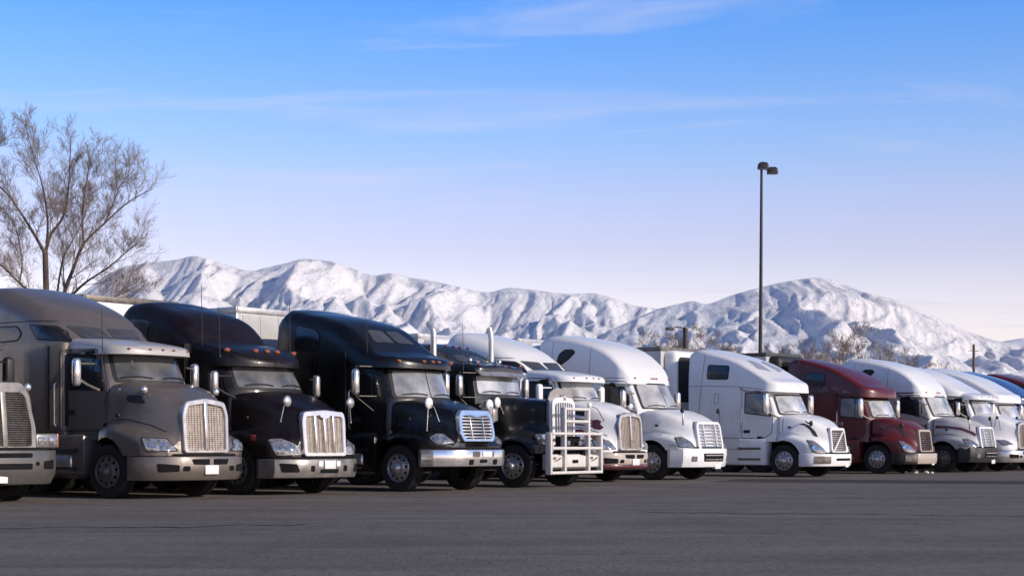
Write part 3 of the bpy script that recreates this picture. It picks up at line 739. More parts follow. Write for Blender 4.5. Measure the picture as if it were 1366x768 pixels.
def fam_panel(P, **kw):
    d = dict(paint=P,
        cab=dict(xr=-1.5, wr=1.12, k=.35, n=2.4, rows=[(1.1, 1.03, .02), (2.1, 1.03, .0), (2.2, 1.02, -.04), (2.7, .95, -.34), (2.8, .93, -.40)]),
        sleeper=dict(x0=-3.75, x1=-1.5, w=1.22, rows=[(.5, .03), (.56, 0), (2.4, 0), (3.08, .0)]),
        roof=dict(prof=[(-3.75, 4.05), (-3.3, 4.06), (-2.75, 3.93), (-2.05, 3.73), (-1.68, 3.46), (-1.42, 3.18), (-1.15, 2.96)], w=1.215, zb=[(-3.75, 3.04), (-2.0, 3.04), (-1.6, 2.9), (-.4, 2.86)], xn=-1.0, R=1.0, rc=.5, ra=1.0, tum=.05),
        caproof=dict(prof=[(-1.5, 3.16), (-.95, 3.05), (-.5, 2.93), (-.17, 2.80), (0, 2.68)], w=1.08, zb=2.60, R=.8, xn=0, rc=.16, tum=.03, p=2.1),
        hood=[(-.3, 1.16, .75, 1.3, 1.0, 2.06), (0, 1.2, .75, 1.33, .97, 2.07), (.5, 1.2, .75, 1.25, .86, 1.94), (.9, 1.17, .75, 1.15, .72, 1.82), (1.15, 1.05, .75, 1.08, .63, 1.74), (1.3, .85, .75, 1.0, .56, 1.68)],
        skirt=(-3.65, -.66, .42, 1.2),
        ws=dict(wb=.88, wt=.82, z0=2.16, z1=2.62, mat='ws2'),
        door=dict(poly=[(-1.44, 1.28), (-.40, 1.28), (-.37, 2.0), (-.70, 2.74), (-1.44, 2.76)], win=[(-1.33, 2.04), (-.48, 2.0), (-.74, 2.62), (-1.33, 2.66)], vent_x=-.78, handle=(-1.25, 1.6)),
        side=[('sleeper_window', [(-3.35, 3.15), (-2.75, 3.12), (-2.75, 3.62), (-3.35, 3.68)], M['glass_grey'], .006, .1), ('sleeper_window', [(-2.4, 2.35), (-1.8, 2.35), (-1.8, 2.75), (-2.4, 2.75)], M['glass'], .006, .1)],
        lines=[('body_seam', [(-3.7, 3.04), (-1.6, 3.04)], .014, M['seal']), ('body_seam', [(-2.6, 1.2), (-2.6, 3.9)], .012, M['seal']), ('hood_crease', [(-.1, 1.84), (.5, 1.70), (1.05, 1.5)], .02, M['seal'])],
        patches=[('side_marker', [(.5, 1.08), (.62, 1.08), (.56, 1.2), (.46, 1.2)], M['red'], .008, 'side', .02)],
        lamps=[([(-.12, 1.09), (.10, 1.10), (.36, 1.0), (.50, .83), (.03, .815)], 'diag')], lamp_rim=M['chrome_dull'],
        bumper=dict(plan=[(1.5, 0), (1.48, .5), (1.38, .88), (1.12, 1.14), (.72, 1.2)], z0=.34, z1=.72, patches=[('tow_hole', [(-.50, .47), (-.40, .47), (-.40, .59), (-.50, .59)], M['dark'], .006), ('air_slot', [(-.25, .44), (.25, .44), (.25, .52), (-.25, .52)], M['dark'], .006), ('fog_slot', [(-1.04, .46), (-.74, .46), (-.80, .62), (-1.08, .64)], M['dark'], .006), ('plate_holder', [(-.3, .57), (-.19, .57), (-.19, .68), (-.3, .68)], M['plate'], .008)], plate=(.0, .605, .3, .17)),
        bumper_mat=M['chrome_grey'],
        grille=dict(outer=[(-.58, .77), (.58, .77), (.60, 1.5), (.56, 1.66), (0, 1.70), (-.56, 1.66), (-.60, 1.5)], inner=[(-.5, .85), (.5, .85), (.51, 1.48), (.49, 1.56), (0, 1.59), (-.49, 1.56), (-.51, 1.48)], x=1.36, k=.07, frame=M['chrome'], wires=(40, 12), posts=[(-.25, .022), (.001, .022), (.25, .022)], crest=(0, 1.56, .16, .05), deep=.2),
        mirror=dict(kind='aero', x=-.35, y=1.42, z0=2.02, z1=2.48, w=.155, mats=(M['chrome_dull'], M['glass_grey'], M['black'])),
        hmirror=dict(p=(1.2, .88, 1.86), legs=[(1.12, .98, 1.46)], mats=(M['chrome_dull'], M['chrome_dull']), r=.115),
        markers=[dict(z=2.92, ys=(-.92, -.3, 0, .3, .92), mat=M['amber'], s=1.5)],
        antennas=[(-1.2, -1.0, 2.9, 4.3), (-.6, -1.05, 2.8, 3.8), (-.6, .9, 2.8, 4.1)], tank=(-2.4, -1.0))
    d.update(kw); return d
def fam_round(P, **kw):
    d = dict(paint=P,
        cab=dict(xr=-1.5, wr=1.12, k=.33, n=2.4, rows=[(1.1, 1.03, -.03), (1.95, 1.03, -.05), (2.06, 1.02, -.10), (2.6, .95, -.28), (2.75, .93, -.34)]),
        sleeper=dict(x0=-3.7, x1=-1.5, w=1.22, rows=[(.5, .03), (.56, 0), (2.4, 0), (3.02, .0)]),
        roof=dict(prof=[(-3.75, 4.02), (-3.5, 4.07), (-3.2, 4.0), (-2.45, 3.86), (-1.78, 3.66), (-1.22, 3.29), (-.72, 2.97), (-.25, 2.88), (-.06, 2.76)], w=1.215, zb=[(-3.7, 3.0), (-1.7, 3.0), (-1.2, 2.70), (.2, 2.65)], xn=-.05, R=.85, p=2.2, rc=.36, ra=1.0, tum=.06),
        hood=[(-.3, 1.14, .9, 1.26, 1.0, 1.96), (0, 1.2, .9, 1.3, .95, 1.97), (.5, 1.2, .9, 1.27, .84, 1.87), (.9, 1.15, .9, 1.22, .69, 1.77), (1.1, 1.0, .9, 1.12, .59, 1.71), (1.22, .8, .9, 1.06, .54, 1.67)],
        skirt=(-3.6, -.66, .42, 1.2),
        ws=dict(wb=.88, wt=.82, z0=2.04, z1=2.60, mat='ws3', post=1),
        door=dict(poly=[(-1.44, 1.22), (-.46, 1.22), (-.44, 1.95), (-.66, 2.66), (-1.44, 2.7)], win=[(-1.33, 2.0), (-.54, 1.95), (-.72, 2.52), (-1.33, 2.58)], vent_x=-.82, handle=(-1.25, 1.55)),
        side=[('sleeper_window', [(-3.1, 3.1), (-2.35, 3.05), (-2.35, 3.45), (-2.5, 3.56), (-3.1, 3.68)], M['glass'], .006, .12)],
        lines=[('body_seam', [(-3.65, 3.0), (-1.6, 3.0)], .014, M['seal']), ('body_seam', [(-1.5, 2.75), (-1.5, 3.55)], .012, M['seal']), ('hood_crease', [(0, 1.72), (.5, 1.62), (1.0, 1.45)], .016, M['seal'])],
        patches=[('skylight', [(-.66, 3.26), (-.05, 3.26), (-.05, 3.55), (-.5, 3.55)], M['glass_grey'], .008, 'front', .08), ('air_intake', [(-.36, .955), (.36, .955), (.36, 1.03), (-.36, 1.03)], M['dark'], .01, 'front', .03)],
        lamps=[([(-.14, 1.14), (-.02, 1.215), (.12, 1.21), (.33, 1.05), (.02, 1.025)], 'diag')], lamp_rim=M['chrome_dull'],
        bumper=dict(plan=[(1.42, 0), (1.42, .35), (1.415, .58), (1.30, .80), (1.16, 1.02), (1.02, 1.16), (.72, 1.21)], z0=.54, z1=.90, tuck=.03, patches=[('tow_hole', [(-.46, .58), (-.32, .58), (-.32, .69), (-.46, .69)], M['dark'], .006), ('air_slot', [(-.12, .62), (.12, .62), (.12, .69), (-.12, .69)], M['dark'], .006), ('plate_holder', [(-.34, .74), (-.12, .74), (-.12, .86), (-.34, .86)], M['steel'], .006)], plate=(.12, .80, .3, .12)),
        bumper_mat=M['chrome'],
        grille=dict(outer=[(-.50, 1.07), (.50, 1.07), (.57, 1.25), (.55, 1.60), (.45, 1.74), (-.45, 1.74), (-.55, 1.60), (-.57, 1.25)], inner=[(-.42, 1.13), (.42, 1.13), (.48, 1.27), (.46, 1.55), (.40, 1.62), (-.40, 1.62), (-.46, 1.55), (-.48, 1.27)], x=1.27, k=.2, frame=M['chrome'], bars=7, th=.019, barmat=M['chrome_dull'], posts=[(-.2, .008), (.2, .008)], crest=(0, 1.62, .22, .03), deep=.2),
        mirror=dict(kind='bar', x=-.95, y=1.47, z0=2.08, z1=2.64, w=.17, mats=CH),
        hmirror=dict(p=(.75, 1.0, 1.88), legs=[(.6, .86, 1.6), (.75, 1.06, 1.3), (.95, .9, 1.5)], mats=(M['white_bright'], M['chrome_dull']), r=.125),
        markers=[dict(z=2.80, ys=(-.84, -.24, 0, .24, .84), mat=M['amber'], s=1.2)],
        antennas=[(-.95, -1.1, 2.72, 3.75)], tank=(-2.4, -1.0))
    d.update(kw); return d
def fam_wide(P, **kw):
    d = dict(paint=P,
        cab=dict(xr=-1.78, wr=1.16, k=.35, n=2.5, rows=[(1.1, 1.04, -.18), (2.0, 1.04, -.2), (2.1, 1.03, -.23), (2.45, 1.0, -.40), (2.75, .97, -.55), (2.86, .96, -.60)]),
        sleeper=dict(x0=-4.05, x1=-1.78, w=1.22, rows=[(.45, .03), (.5, 0), (2.4, 0), (2.96, .0)]),
        roof=dict(prof=[(-4.05, 4.20), (-3.55, 4.25), (-3.1, 4.20), (-2.5, 4.08), (-1.68, 3.80), (-1.02, 3.28), (-.62, 2.80)], w=1.215, zb=[(-4.05, 2.95), (-1.9, 2.95), (-1.5, 2.78), (0, 2.74)], xn=-.58, R=.65, rc=.2, tum=.07),
        hood=[(-.35, 1.16, .85, 1.32, 1.06, 2.0), (0, 1.2, .85, 1.34, 1.04, 2.0), (.5, 1.2, .85, 1.28, .94, 1.88), (.86, 1.18, .85, 1.2, .82, 1.76), (1.08, 1.08, .85, 1.13, .72, 1.68), (1.23, .88, .85, 1.02, .63, 1.62)],
        skirt=(-3.9, -.66, .38, 1.2),
        ws=dict(wb=.88, wt=.82, z0=2.07, z1=2.74, mat='ws4', post=1),
        door=dict(poly=[(-1.72, 1.22), (-.66, 1.22), (-.62, 2.0), (-.92, 2.82), (-1.72, 2.84)], win=[(-1.64, 2.2), (-1.4, 2.17), (-.92, 2.06), (-.84, 2.2), (-.88, 2.4), (-1.08, 2.70), (-1.64, 2.74)], vent_x=-1.12, handle=(-1.5, 1.6)),
        side=[('sleeper_window', [(-3.36, 3.30), (-2.94, 3.53), (-2.72, 3.72), (-2.78, 3.79), (-3.08, 3.80), (-3.28, 3.66)], M['black'], .006, .07)],
        lines=[('body_seam', [(-4.0, 2.95), (-.95, 2.93)], .014, M['seal']), ('body_seam', [(-3.5, 4.1), (-3.56, 3.3), (-3.6, 1.3)], .012, M['seal']), ('body_seam', [(-2.14, 3.95), (-2.14, 1.25)], .012, M['seal']), ('body_seam', [(-3.9, 1.2), (-1.78, 1.2)], .014, M['seal'])],
        patches=[('fender_seam', [(.62, .985), (1.3, .935), (1.3, .95), (.62, 1.0)], M['seal'], .004, 'side', .004)],
        lamps=[([(-.23, 1.19), (-.04, 1.21), (.22, 1.06), (.31, .92), (-.14, .95)], 'diag')],
        bumper=dict(plan=[(1.40, 0), (1.385, .45), (1.28, .85), (1.06, 1.12), (.68, 1.205)], z0=.36, z1=.90, tuck=.08, patches=[('air_intake', [(-.5, .53), (.5, .53), (.52, .76), (-.52, .76)], M['dark'], .006), ('intake_bar', [(-.46, .57), (.46, .57), (.46, .60), (-.46, .60)], M['chrome_dull'], .014), ('intake_bar', [(-.46, .69), (.46, .69), (.46, .72), (-.46, .72)], M['chrome_dull'], .014), ('fog_lamp', [(-.92, .53), (-.76, .53), (-.76, .68), (-.92, .68)], M['lens'], .008)], plate=(.25, .40, .3, .17)),
        grille=dict(outer=[(-.60, .82), (.60, .82), (.66, .95), (.64, 1.55), (.55, 1.66), (-.55, 1.66), (-.64, 1.55), (-.66, .95)], inner=[(-.53, .89), (.53, .89), (.57, 1.0), (.56, 1.52), (.52, 1.58), (-.52, 1.58), (-.56, 1.52), (-.57, 1.0)], x=1.29, k=.17, frame=M['white_bright'], bars=7, th=.022, barmat=M['chrome'], posts=[(-.3, .015), (.3, .015)], deep=.3),
        mirror=dict(kind='aero', x=-.80, y=1.42, z0=2.02, z1=2.58, w=.2, mats=CH),
        hmirror=dict(p=(.92, .95, 1.97), legs=[(.98, 1.0, 1.56)], mats=BK, r=.055, kind='egg'),
        markers=[dict(z=2.92, ys=(-.86, -.12, 0, .12, .86), mat=M['amber'], s=.9)],
        antennas=[(-3.2, 0, 4.2, 4.3)])
    d.update(kw); return d
def fam_slant(P, diag=True, skylit_facet=False, **kw):
    fr = kw.pop('frame', M['white_bright'])
    d = dict(paint=P,
        cab=dict(xr=-1.55, wr=1.16, k=.35, n=2.5, rows=[(1.1, 1.03, -.01), (1.95, 1.03, -.03), (2.0, 1.02, -.05), (2.3, .99, -.17), (2.55, .96, -.28), (2.74, .94, -.35)]),
        sleeper=dict(x0=-3.5, x1=-1.55, w=1.22, rows=[(.40, .03), (.45, 0), (2.4, 0), (2.90, .0)]),
        roof=dict(prof=[(-3.5, 4.04), (-3.2, 4.08), (-2.65, 3.97), (-1.7, 3.68), (-.9, 3.26), (-.55, 3.06), (-.25, 2.95), (-.10, 2.78)], w=1.215, zb=[(-3.5, 2.88), (-1.7, 2.85), (-1.2, 2.70), (.2, 2.64)], xn=-.08, R=.6, p=2.2, rc=.16, tum=.08),
        hood=[(-.2, 1.17, .72, 1.33, 1.04, 1.94), (.1, 1.2, .72, 1.32, .99, 1.94), (.45, 1.2, .72, 1.25, .90, 1.86), (.75, 1.19, .72, 1.17, .78, 1.76), (.98, 1.13, .72, 1.10, .66, 1.65), (1.16, .98, .72, 1.0, .56, 1.56), (1.25, .78, .72, .9, .5, 1.52)],
        skirt=(-3.4, -.64, .36, 1.2), dark_steps=0,
        ws=dict(wb=.88, wt=.82, z0=1.98, z1=2.54, mat='ws5'),
        door=dict(poly=[(-1.5, 1.22), (-.78, 1.2), (-.50, 1.36), (-.46, 1.92), (-.70, 2.68), (-1.5, 2.7)], win=[(-1.38, 2.02), (-.53, 1.92), (-.72, 2.60), (-1.38, 2.64)], vent_x=-.72, handle=(-1.33, 1.42), glass='curtain'),
        side=[('sleeper_window', [(-2.76, 3.13), (-2.01, 3.10), (-1.98, 3.50), (-2.73, 3.55)], M['glass'], .006, .09),
              ('storage_hatch', [(-2.95, 1.3), (-1.75, 1.3), (-1.75, 1.75), (-2.95, 1.75)], P, .005, .04)],
        lines=[('body_seam', [(-3.45, 2.88), (-2.99, 2.90), (-1.6, 2.84), (-.7, 2.74)], .014, M['seal']), ('body_seam', [(-2.88, 3.95), (-2.98, 2.91), (-3.08, 2.04), (-3.12, 1.3)], .013, M['seal']),
               ('latch_outline', [(-2.48, 2.63), (-2.34, 2.63), (-2.34, 2.32), (-2.48, 2.32), (-2.48, 2.63)], .014, M['seal']), ('body_seam', [(-3.4, 1.22), (-1.5, 1.21)], .016, M['seal']), ('body_seam', [(-2.9, .85), (-.75, .86)], .014, M['seal']), ('hood_gap', [(-.1, 1.9), (-.1, 1.36)], .016, M['seal'])],
        patches=[('hood_vent', [(.38, 1.66), (.54, 1.67), (.70, 1.60), (.86, 1.42), (.95, 1.24), (.83, 1.28), (.71, 1.48), (.57, 1.60)], M['black'], .008, 'side', .03),
                 ('painted_skylit_facet', [(-1.75, -.5), (-1.15, -.8), (-.95, -.25), (-1.55, -.15)], SKYLIT_TONE, .008, 'top', .06)],
        lamps=[([(-.22, 1.13), (-.04, 1.11), (.14, .98), (.40, .735), (.10, .745), (-.07, .78)], 'diag')],
        bumper=dict(plan=[(1.46, 0), (1.45, .45), (1.40, .62), (1.28, .88), (1.06, 1.12), (.84, 1.2), (.66, 1.205)], z0=.33, z1=.72, patches=[('air_slot', [(-.45, .51), (.45, .51), (.45, .585), (-.45, .585)], M['dark'], .006), ('bumper_corner_guard', [(-1.12, .42), (-.66, .42), (-.66, .65), (-1.12, .65)], M['steel'], .008)], plate=(.28, .36, .2, .12)),
        grille=dict(outer=[(-.46, .74), (.46, .74), (.5, .82), (.47, 1.46), (.42, 1.53), (-.42, 1.53), (-.47, 1.46), (-.5, .82)], inner=[(-.41, .80), (.41, .80), (.43, .86), (.41, 1.41), (.38, 1.45), (-.38, 1.45), (-.41, 1.41), (-.43, .86)], x=1.31, k=.13, frame=fr, bars=10, th=.012, barmat=M['steel'], diag=((-.36, .82), (.36, 1.43)) if diag else None, deep=.28),
        mirror=dict(kind='aero', x=-.48, y=1.42, z0=1.93, z1=2.62, w=.24, mats=CH),
        hmirror=dict(p=(.86, .98, 1.66), legs=[(.62, .9, 1.74)], mats=BK, r=.06, kind='egg'),
        antennas=[])
    if not skylit_facet: d['patches'] = d['patches'][:1]
    d.update(kw); return d

# paints
GREY = paint('grey_brown_metallic', (.175, .148, .130), .4, (.18, .158, .14), .40, .5)
PALECAP = paint('pale_cab_roof', (.42, .40, .38), .3, (.5, .48, .46), .35, .1)
GREY1 = paint('slate_grey_paint', (.115, .11, .105), .5, (.15, .14, .135), .45, .5)
MAROON_BLACK = paint('black_cherry_paint', (.0065, .0026, .0028), .06, (.06, .053, .05), .34, coat=.15, spec=.4)
BLACK = paint('gloss_black_paint', (.004, .004, .0045), .06, (.07, .066, .062), .24, coat=.2, spec=.4)
BLACK5 = paint('dusty_black_paint', (.008, .008, .009), .22, (.09, .085, .082), .34)
MAROON = paint('maroon_paint', (.10, .010, .011), .06, (.14, .07, .065), .3, coat=.25)
PALE = paint('pale_silver_paint', (.52, .51, .50), .4, (.32, .30, .28), .3, .1)
BLUE = paint('royal_blue_paint', (.016, .045, .17), .15, (.2, .2, .22), .2)
TANB = paint('salted_beige_bumper', (.42, .36, .31), .5, (.30, .26, .22), .45)

def quad_lamps(root, S, sh, body):
    """square twin headlamps in chrome bezels"""
    for sg in (-1, 1):
        m_ = MB(); m_.box(1.0, 1.36, min(sg * .62, sg * 1.06), max(sg * .62, sg * 1.06), .94, 1.2, bev=.04); b = m_.build('headlight', M['chrome_grey'], root)
        for y in (.74, .96):
            m_ = MB(); m_.box(1.355, 1.375, sg * y - .085, sg * y + .085, 1.0, 1.15, bev=.01); m_.build('lamp_lens', M['lens'], b)
        m_ = MB(); m_.box(1.05, 1.30, min(sg * 1.09, sg * 1.12), max(sg * 1.09, sg * 1.12), .95, 1.2, bev=.02); m_.build('turn_signal', M['amber'], b)
def red_graphics(root, S, sh, body):
    plan_band([(x + .008, y * 1.006) for x, y in S['bumper']['plan']], .335, .49, .1, .1).build('bumper_trim', M['stripe_red'], root, 35)
    for sg in (-1, 1):
        m_ = MB(); sh.patch(m_, [(-.1, 1.42), (.5, 1.42), (.95, 1.28), (1.3, 1.10), (1.3, 1.02), (.9, 1.12), (.4, 1.18), (-.1, 1.2)], 'side', sg, .004, .004); m_.build('graphic_stripe', M['stripe_red'], body['hood'])
        for k in range(3):
            m_ = MB(); sh.patch(m_, [(.1, 1.70 - k * .07), (.82, 1.62 - k * .07), (.82, 1.66 - k * .07), (.1, 1.735 - k * .07)], 'side', sg, .004, .004); m_.build('graphic_stripe', M['stripe_red'], body['hood'])
        m_ = MB(); sh.patch(m_, [(.80, 1.66), (.92, 1.68), (1.02, 1.62), (.98, 1.56), (1.08, 1.46), (1.0, 1.40), (.86, 1.42), (.78, 1.48)], 'side', sg, .006, .004); m_.build('graphic_stripe', M['stripe_red'], body['hood'])
def red_line(root, S, sh, body):
    for sg in (-1, 1):
        m_ = MB(); sh.line(m_, [(-.30, 1.66), (.2, 1.64), (.62, 1.58), (.95, 1.44), (1.15, 1.30)], 'side', sg, .10, .005); m_.build('red_stripe', M['stripe_red'], body['hood'])
        m_ = MB(); sh.line(m_, [(-4.0, 2.91), (-1.1, 2.91)], 'side', sg, .035, .006); m_.build('red_stripe', M['stripe_red'], body['sleeper'])
def faded_lettering(root, S, sh, body):
    plan_band([(1.485, 0), (1.475, .45), (1.425, .62), (1.36, .76)], .34, .71, .05, .04).build('bumper_face', TANB, root, 35)
    """pale worn marks along the sleeper"""
    mk = simple('worn_pale_decal', (.16, .15, .15), .5, var=.3)
    for sg in (-1, 1):
        for i in range(9):
            x = -2.55 + i * .085; h = .12 + .05 * (i % 3 == 1) + .12 * (i in (6, 7))
            m_ = MB(); sh.patch(m_, [(x, 2.84), (x + .05, 2.84), (x + .06, 2.84 + h * .8), (x + .01, 2.84 + h * .8)], 'side', sg, .004, .004); m_.build('decal_mark', mk, body['sleeper'])
        for P in ([(-1.72, 2.98), (-1.6, 3.02), (-1.5, 2.98), (-1.48, 2.92), (-1.52, 2.92), (-1.58, 2.97)], [(-1.3, 2.86), (-1.2, 2.92), (-1.0, 2.82), (-1.2, 2.83)]):
            m_ = MB(); sh.patch(m_, P, 'side', sg, .004, .004); m_.build('decal_mark', mk, body['roof_fairing'])
def longnose(root, S, sh, body):
    """extras of the long-nose truck: air cleaners, twin lamps, bull bar, hood shield, horns"""
    for sg in (-1, 1):
        m_ = MB(); m_.lathe([(.02, 1.55), (.19, 1.56), (.205, 1.6), (.205, 2.0), (.19, 2.05), (.02, 2.07)], 24, 'z', (-.82, sg * .92, 0)); m_.tube([(-1.0, sg * .9, 1.7), (-1.12, sg * .8, 1.8)], .07, 10); m_.build('air_cleaner', M['chrome_dull'], root)
        m_ = MB(); m_.box(.46, .70, sg * .76 - .15, sg * .76 + .15, 1.0, 1.26, bev=.06); h = m_.build('headlight', M['chrome'], root)
        for y in (.69, .84): m_ = MB(); m_.ball((.70, sg * y, 1.13), .02, .07, .075, 12, 8); m_.build('lamp_lens', M['lens'], h)
        m_ = MB(); m_.ball((.55, sg * .93, 1.14), .05, .03, .06, 10, 8); m_.build('turn_signal', M['lens'], h)
        m_ = MB(); m_.lathe([(.015, -2.0), (.02, -1.72), (.03, -1.6), (.075, -1.5)], 14, 'x', (0, sg * .42, 3.02)); m_.box(-1.9, -1.84, sg * .42 - .02, sg * .42 + .02, 2.88, 3.02); m_.build('air_horn', M['chrome'], body['cab'])
        m_ = MB(); m_.ball((-1.6, sg * .62, 3.05), .06, .06, .06, 10, 8); m_.box(-1.62, -1.58, sg * .62 - .01, sg * .62 + .01, 2.85, 3.05); m_.build('work_lamp', M['chrome'], body['cab'])
    m_ = MB(); P = [(-.56, 2.04), (.56, 2.04), (.50, 2.24), (.3, 2.33), (-.3, 2.33), (-.50, 2.24)]; slant(m_.prism(round_poly(P, .08), 'x', 0, .015), .60, 2.1, -.15); m_.build('hood_shield', simple('smoked_acrylic', (.33, .31, .31), .25), body['hood'])
    m_ = MB(); m_.box(.64, .74, -.05, .05, 2.05, 2.2, bev=.03); m_.build('hood_ornament', M['chrome'], body['hood'])
    bb = put('bull_bar', MB().box(.94, 1.0, -1.06, 1.06, .46, .76, bev=.03).mesh('bull_bar', [M['steelwhite']]), root)
    X = 1.06
    def bar(nm, pts, r=.037):
        m_ = MB(); m_.tube(pts, r, 12); m_.build(nm, M['steelwhite'], bb)
    for y in (-.53, .53): m_ = MB(); m_.box(X - .10, X + .03, y - .042, y + .042, .32, 1.88, bev=.02); m_.build('upright', M['steelwhite'], bb)
    for y in (-1.13, 1.13): m_ = MB(); m_.box(X - .14, X + .02, y - .04, y + .04, .31, 1.29, bev=.02); m_.build('upright', M['steelwhite'], bb)
    for z in (1.84, 1.55): bar('cross_bar', [(X, -.53, z), (X, .53, z)])
    for z in (1.26, .92, .35): bar('cross_bar', [(X, -1.13, z), (X, 1.13, z)])
    for y0, y1 in ((-1.04, -.6), (-.45, .45), (.6, 1.04)):
        m_ = MB(); m_.box(1.0, 1.03, y0, y1, .48, .74, bev=.012); m_.build('guard_plate', M['steelwhite'], bb)
    m_ = MB(); m_.box(1.025, 1.04, -.16, .10, .57, .65, bev=.006); m_.build('plate_slot', M['dark'], bb)
    for y in (-.82, .82):
        m_ = MB(); m_.tube([(1.05, y - .12, .62), (1.07, y + .02, .66), (1.05, y + .12, .70)], .013, 6); m_.box(1.03, 1.045, y - .18, y - .06, .66, .72, bev=.004); m_.build('latch', M['steel'], bb)
    for y in (-.3, .22):
        m_ = MB(); m_.box(.98, 1.03, y - .06, y + .06, .98, 1.1, bev=.02); m_.build('work_lamp', M['lens'], bb)
    for sg in (-1, 1):
        m_ = MB(); m_.tube([(.95, sg * .5, .6), (.5, sg * .42, .8)], .04, 8); m_.build('mount', M['dark'], bb)

TR = []
TR.append(build_truck(fam_shield(GREY1, x=-9.72, y=29.07, a=39, label='slate grey truck cut off by the left edge with louvred nose and square headlights',
    lamps=[], extra=quad_lamps, roof=dict(prof=[(-4.0, 3.0), (-3.5, 3.05), (-1.5, 3.0), (-1.2, 2.9)], w=1.1, zb=2.8, xn=-1.1, R=.6, rc=.2), side=[], lines=[], antennas=[], markers=[],
    patches=[], hood=[(-.15, 1.16, .9, 1.3, 1.0, 2.12), (.3, 1.2, .9, 1.28, .92, 2.1), (.8, 1.18, .9, 1.22, .8, 2.06), (1.1, 1.08, .9, 1.15, .7, 2.02), (1.28, .9, .9, 1.1, .62, 2.0)],
    grille=dict(outer=[(-.62, .9), (.62, .9), (.64, 1.3), (.5, 1.95), (.38, 2.08), (-.38, 2.08), (-.5, 1.95), (-.64, 1.3)], inner=[(-.53, .98), (.53, .98), (.54, 1.3), (.44, 1.84), (.36, 1.90), (-.36, 1.90), (-.44, 1.84), (-.54, 1.3)], x=1.33, k=.10, frame=M['chrome_grey'], bars=24, th=.008, barmat=M['steel'], posts=[(.001, .05)], deep=.2),
    bumper=dict(plan=[(1.5, 0), (1.48, .4), (1.42, .8), (1.3, 1.06), (1.08, 1.22), (.72, 1.25)], z0=.31, z1=.91, tuck=.14, patches=[('fog_slot', [(-.98, .58), (-.72, .58), (-.72, .72), (-.98, .74)], M['dark'], .006), ('fog_slot', [(-.62, .64), (-.54, .64), (-.54, .71), (-.62, .71)], M['dark'], .006), ('air_intake', [(-.46, .78), (.46, .78), (.46, .86), (-.46, .86)], M['dark'], .006), ('air_intake', [(-.46, .58), (.46, .58), (.46, .68), (-.46, .68)], M['dark'], .006)], plate=(-.18, .43, .32, .17)),
    mirror=dict(kind='aero', x=-.6, y=1.38, z0=2.1, z1=2.62, w=.22, mats=BK))))
TR.append(build_truck(fam_shield(GREY, x=-6.84, y=31.64, a=39, cap_mat=PALECAP, label='big grey-brown sleeper truck with split shield grille and roof skylights at the left', rim='steel', steer=.12)))
TR.append(build_truck(fam_panel(MAROON_BLACK, x=-4.81, y=33.95, a=39, label='black cherry truck with chrome grille of four tall panels and egg mirrors on its hood', rim='steel')))
TR.append(build_truck(fam_round(BLACK, x=-1.71, y=36.07, a=39, label='gloss black sleeper truck with bright chrome bumper and round chrome bar grille')))
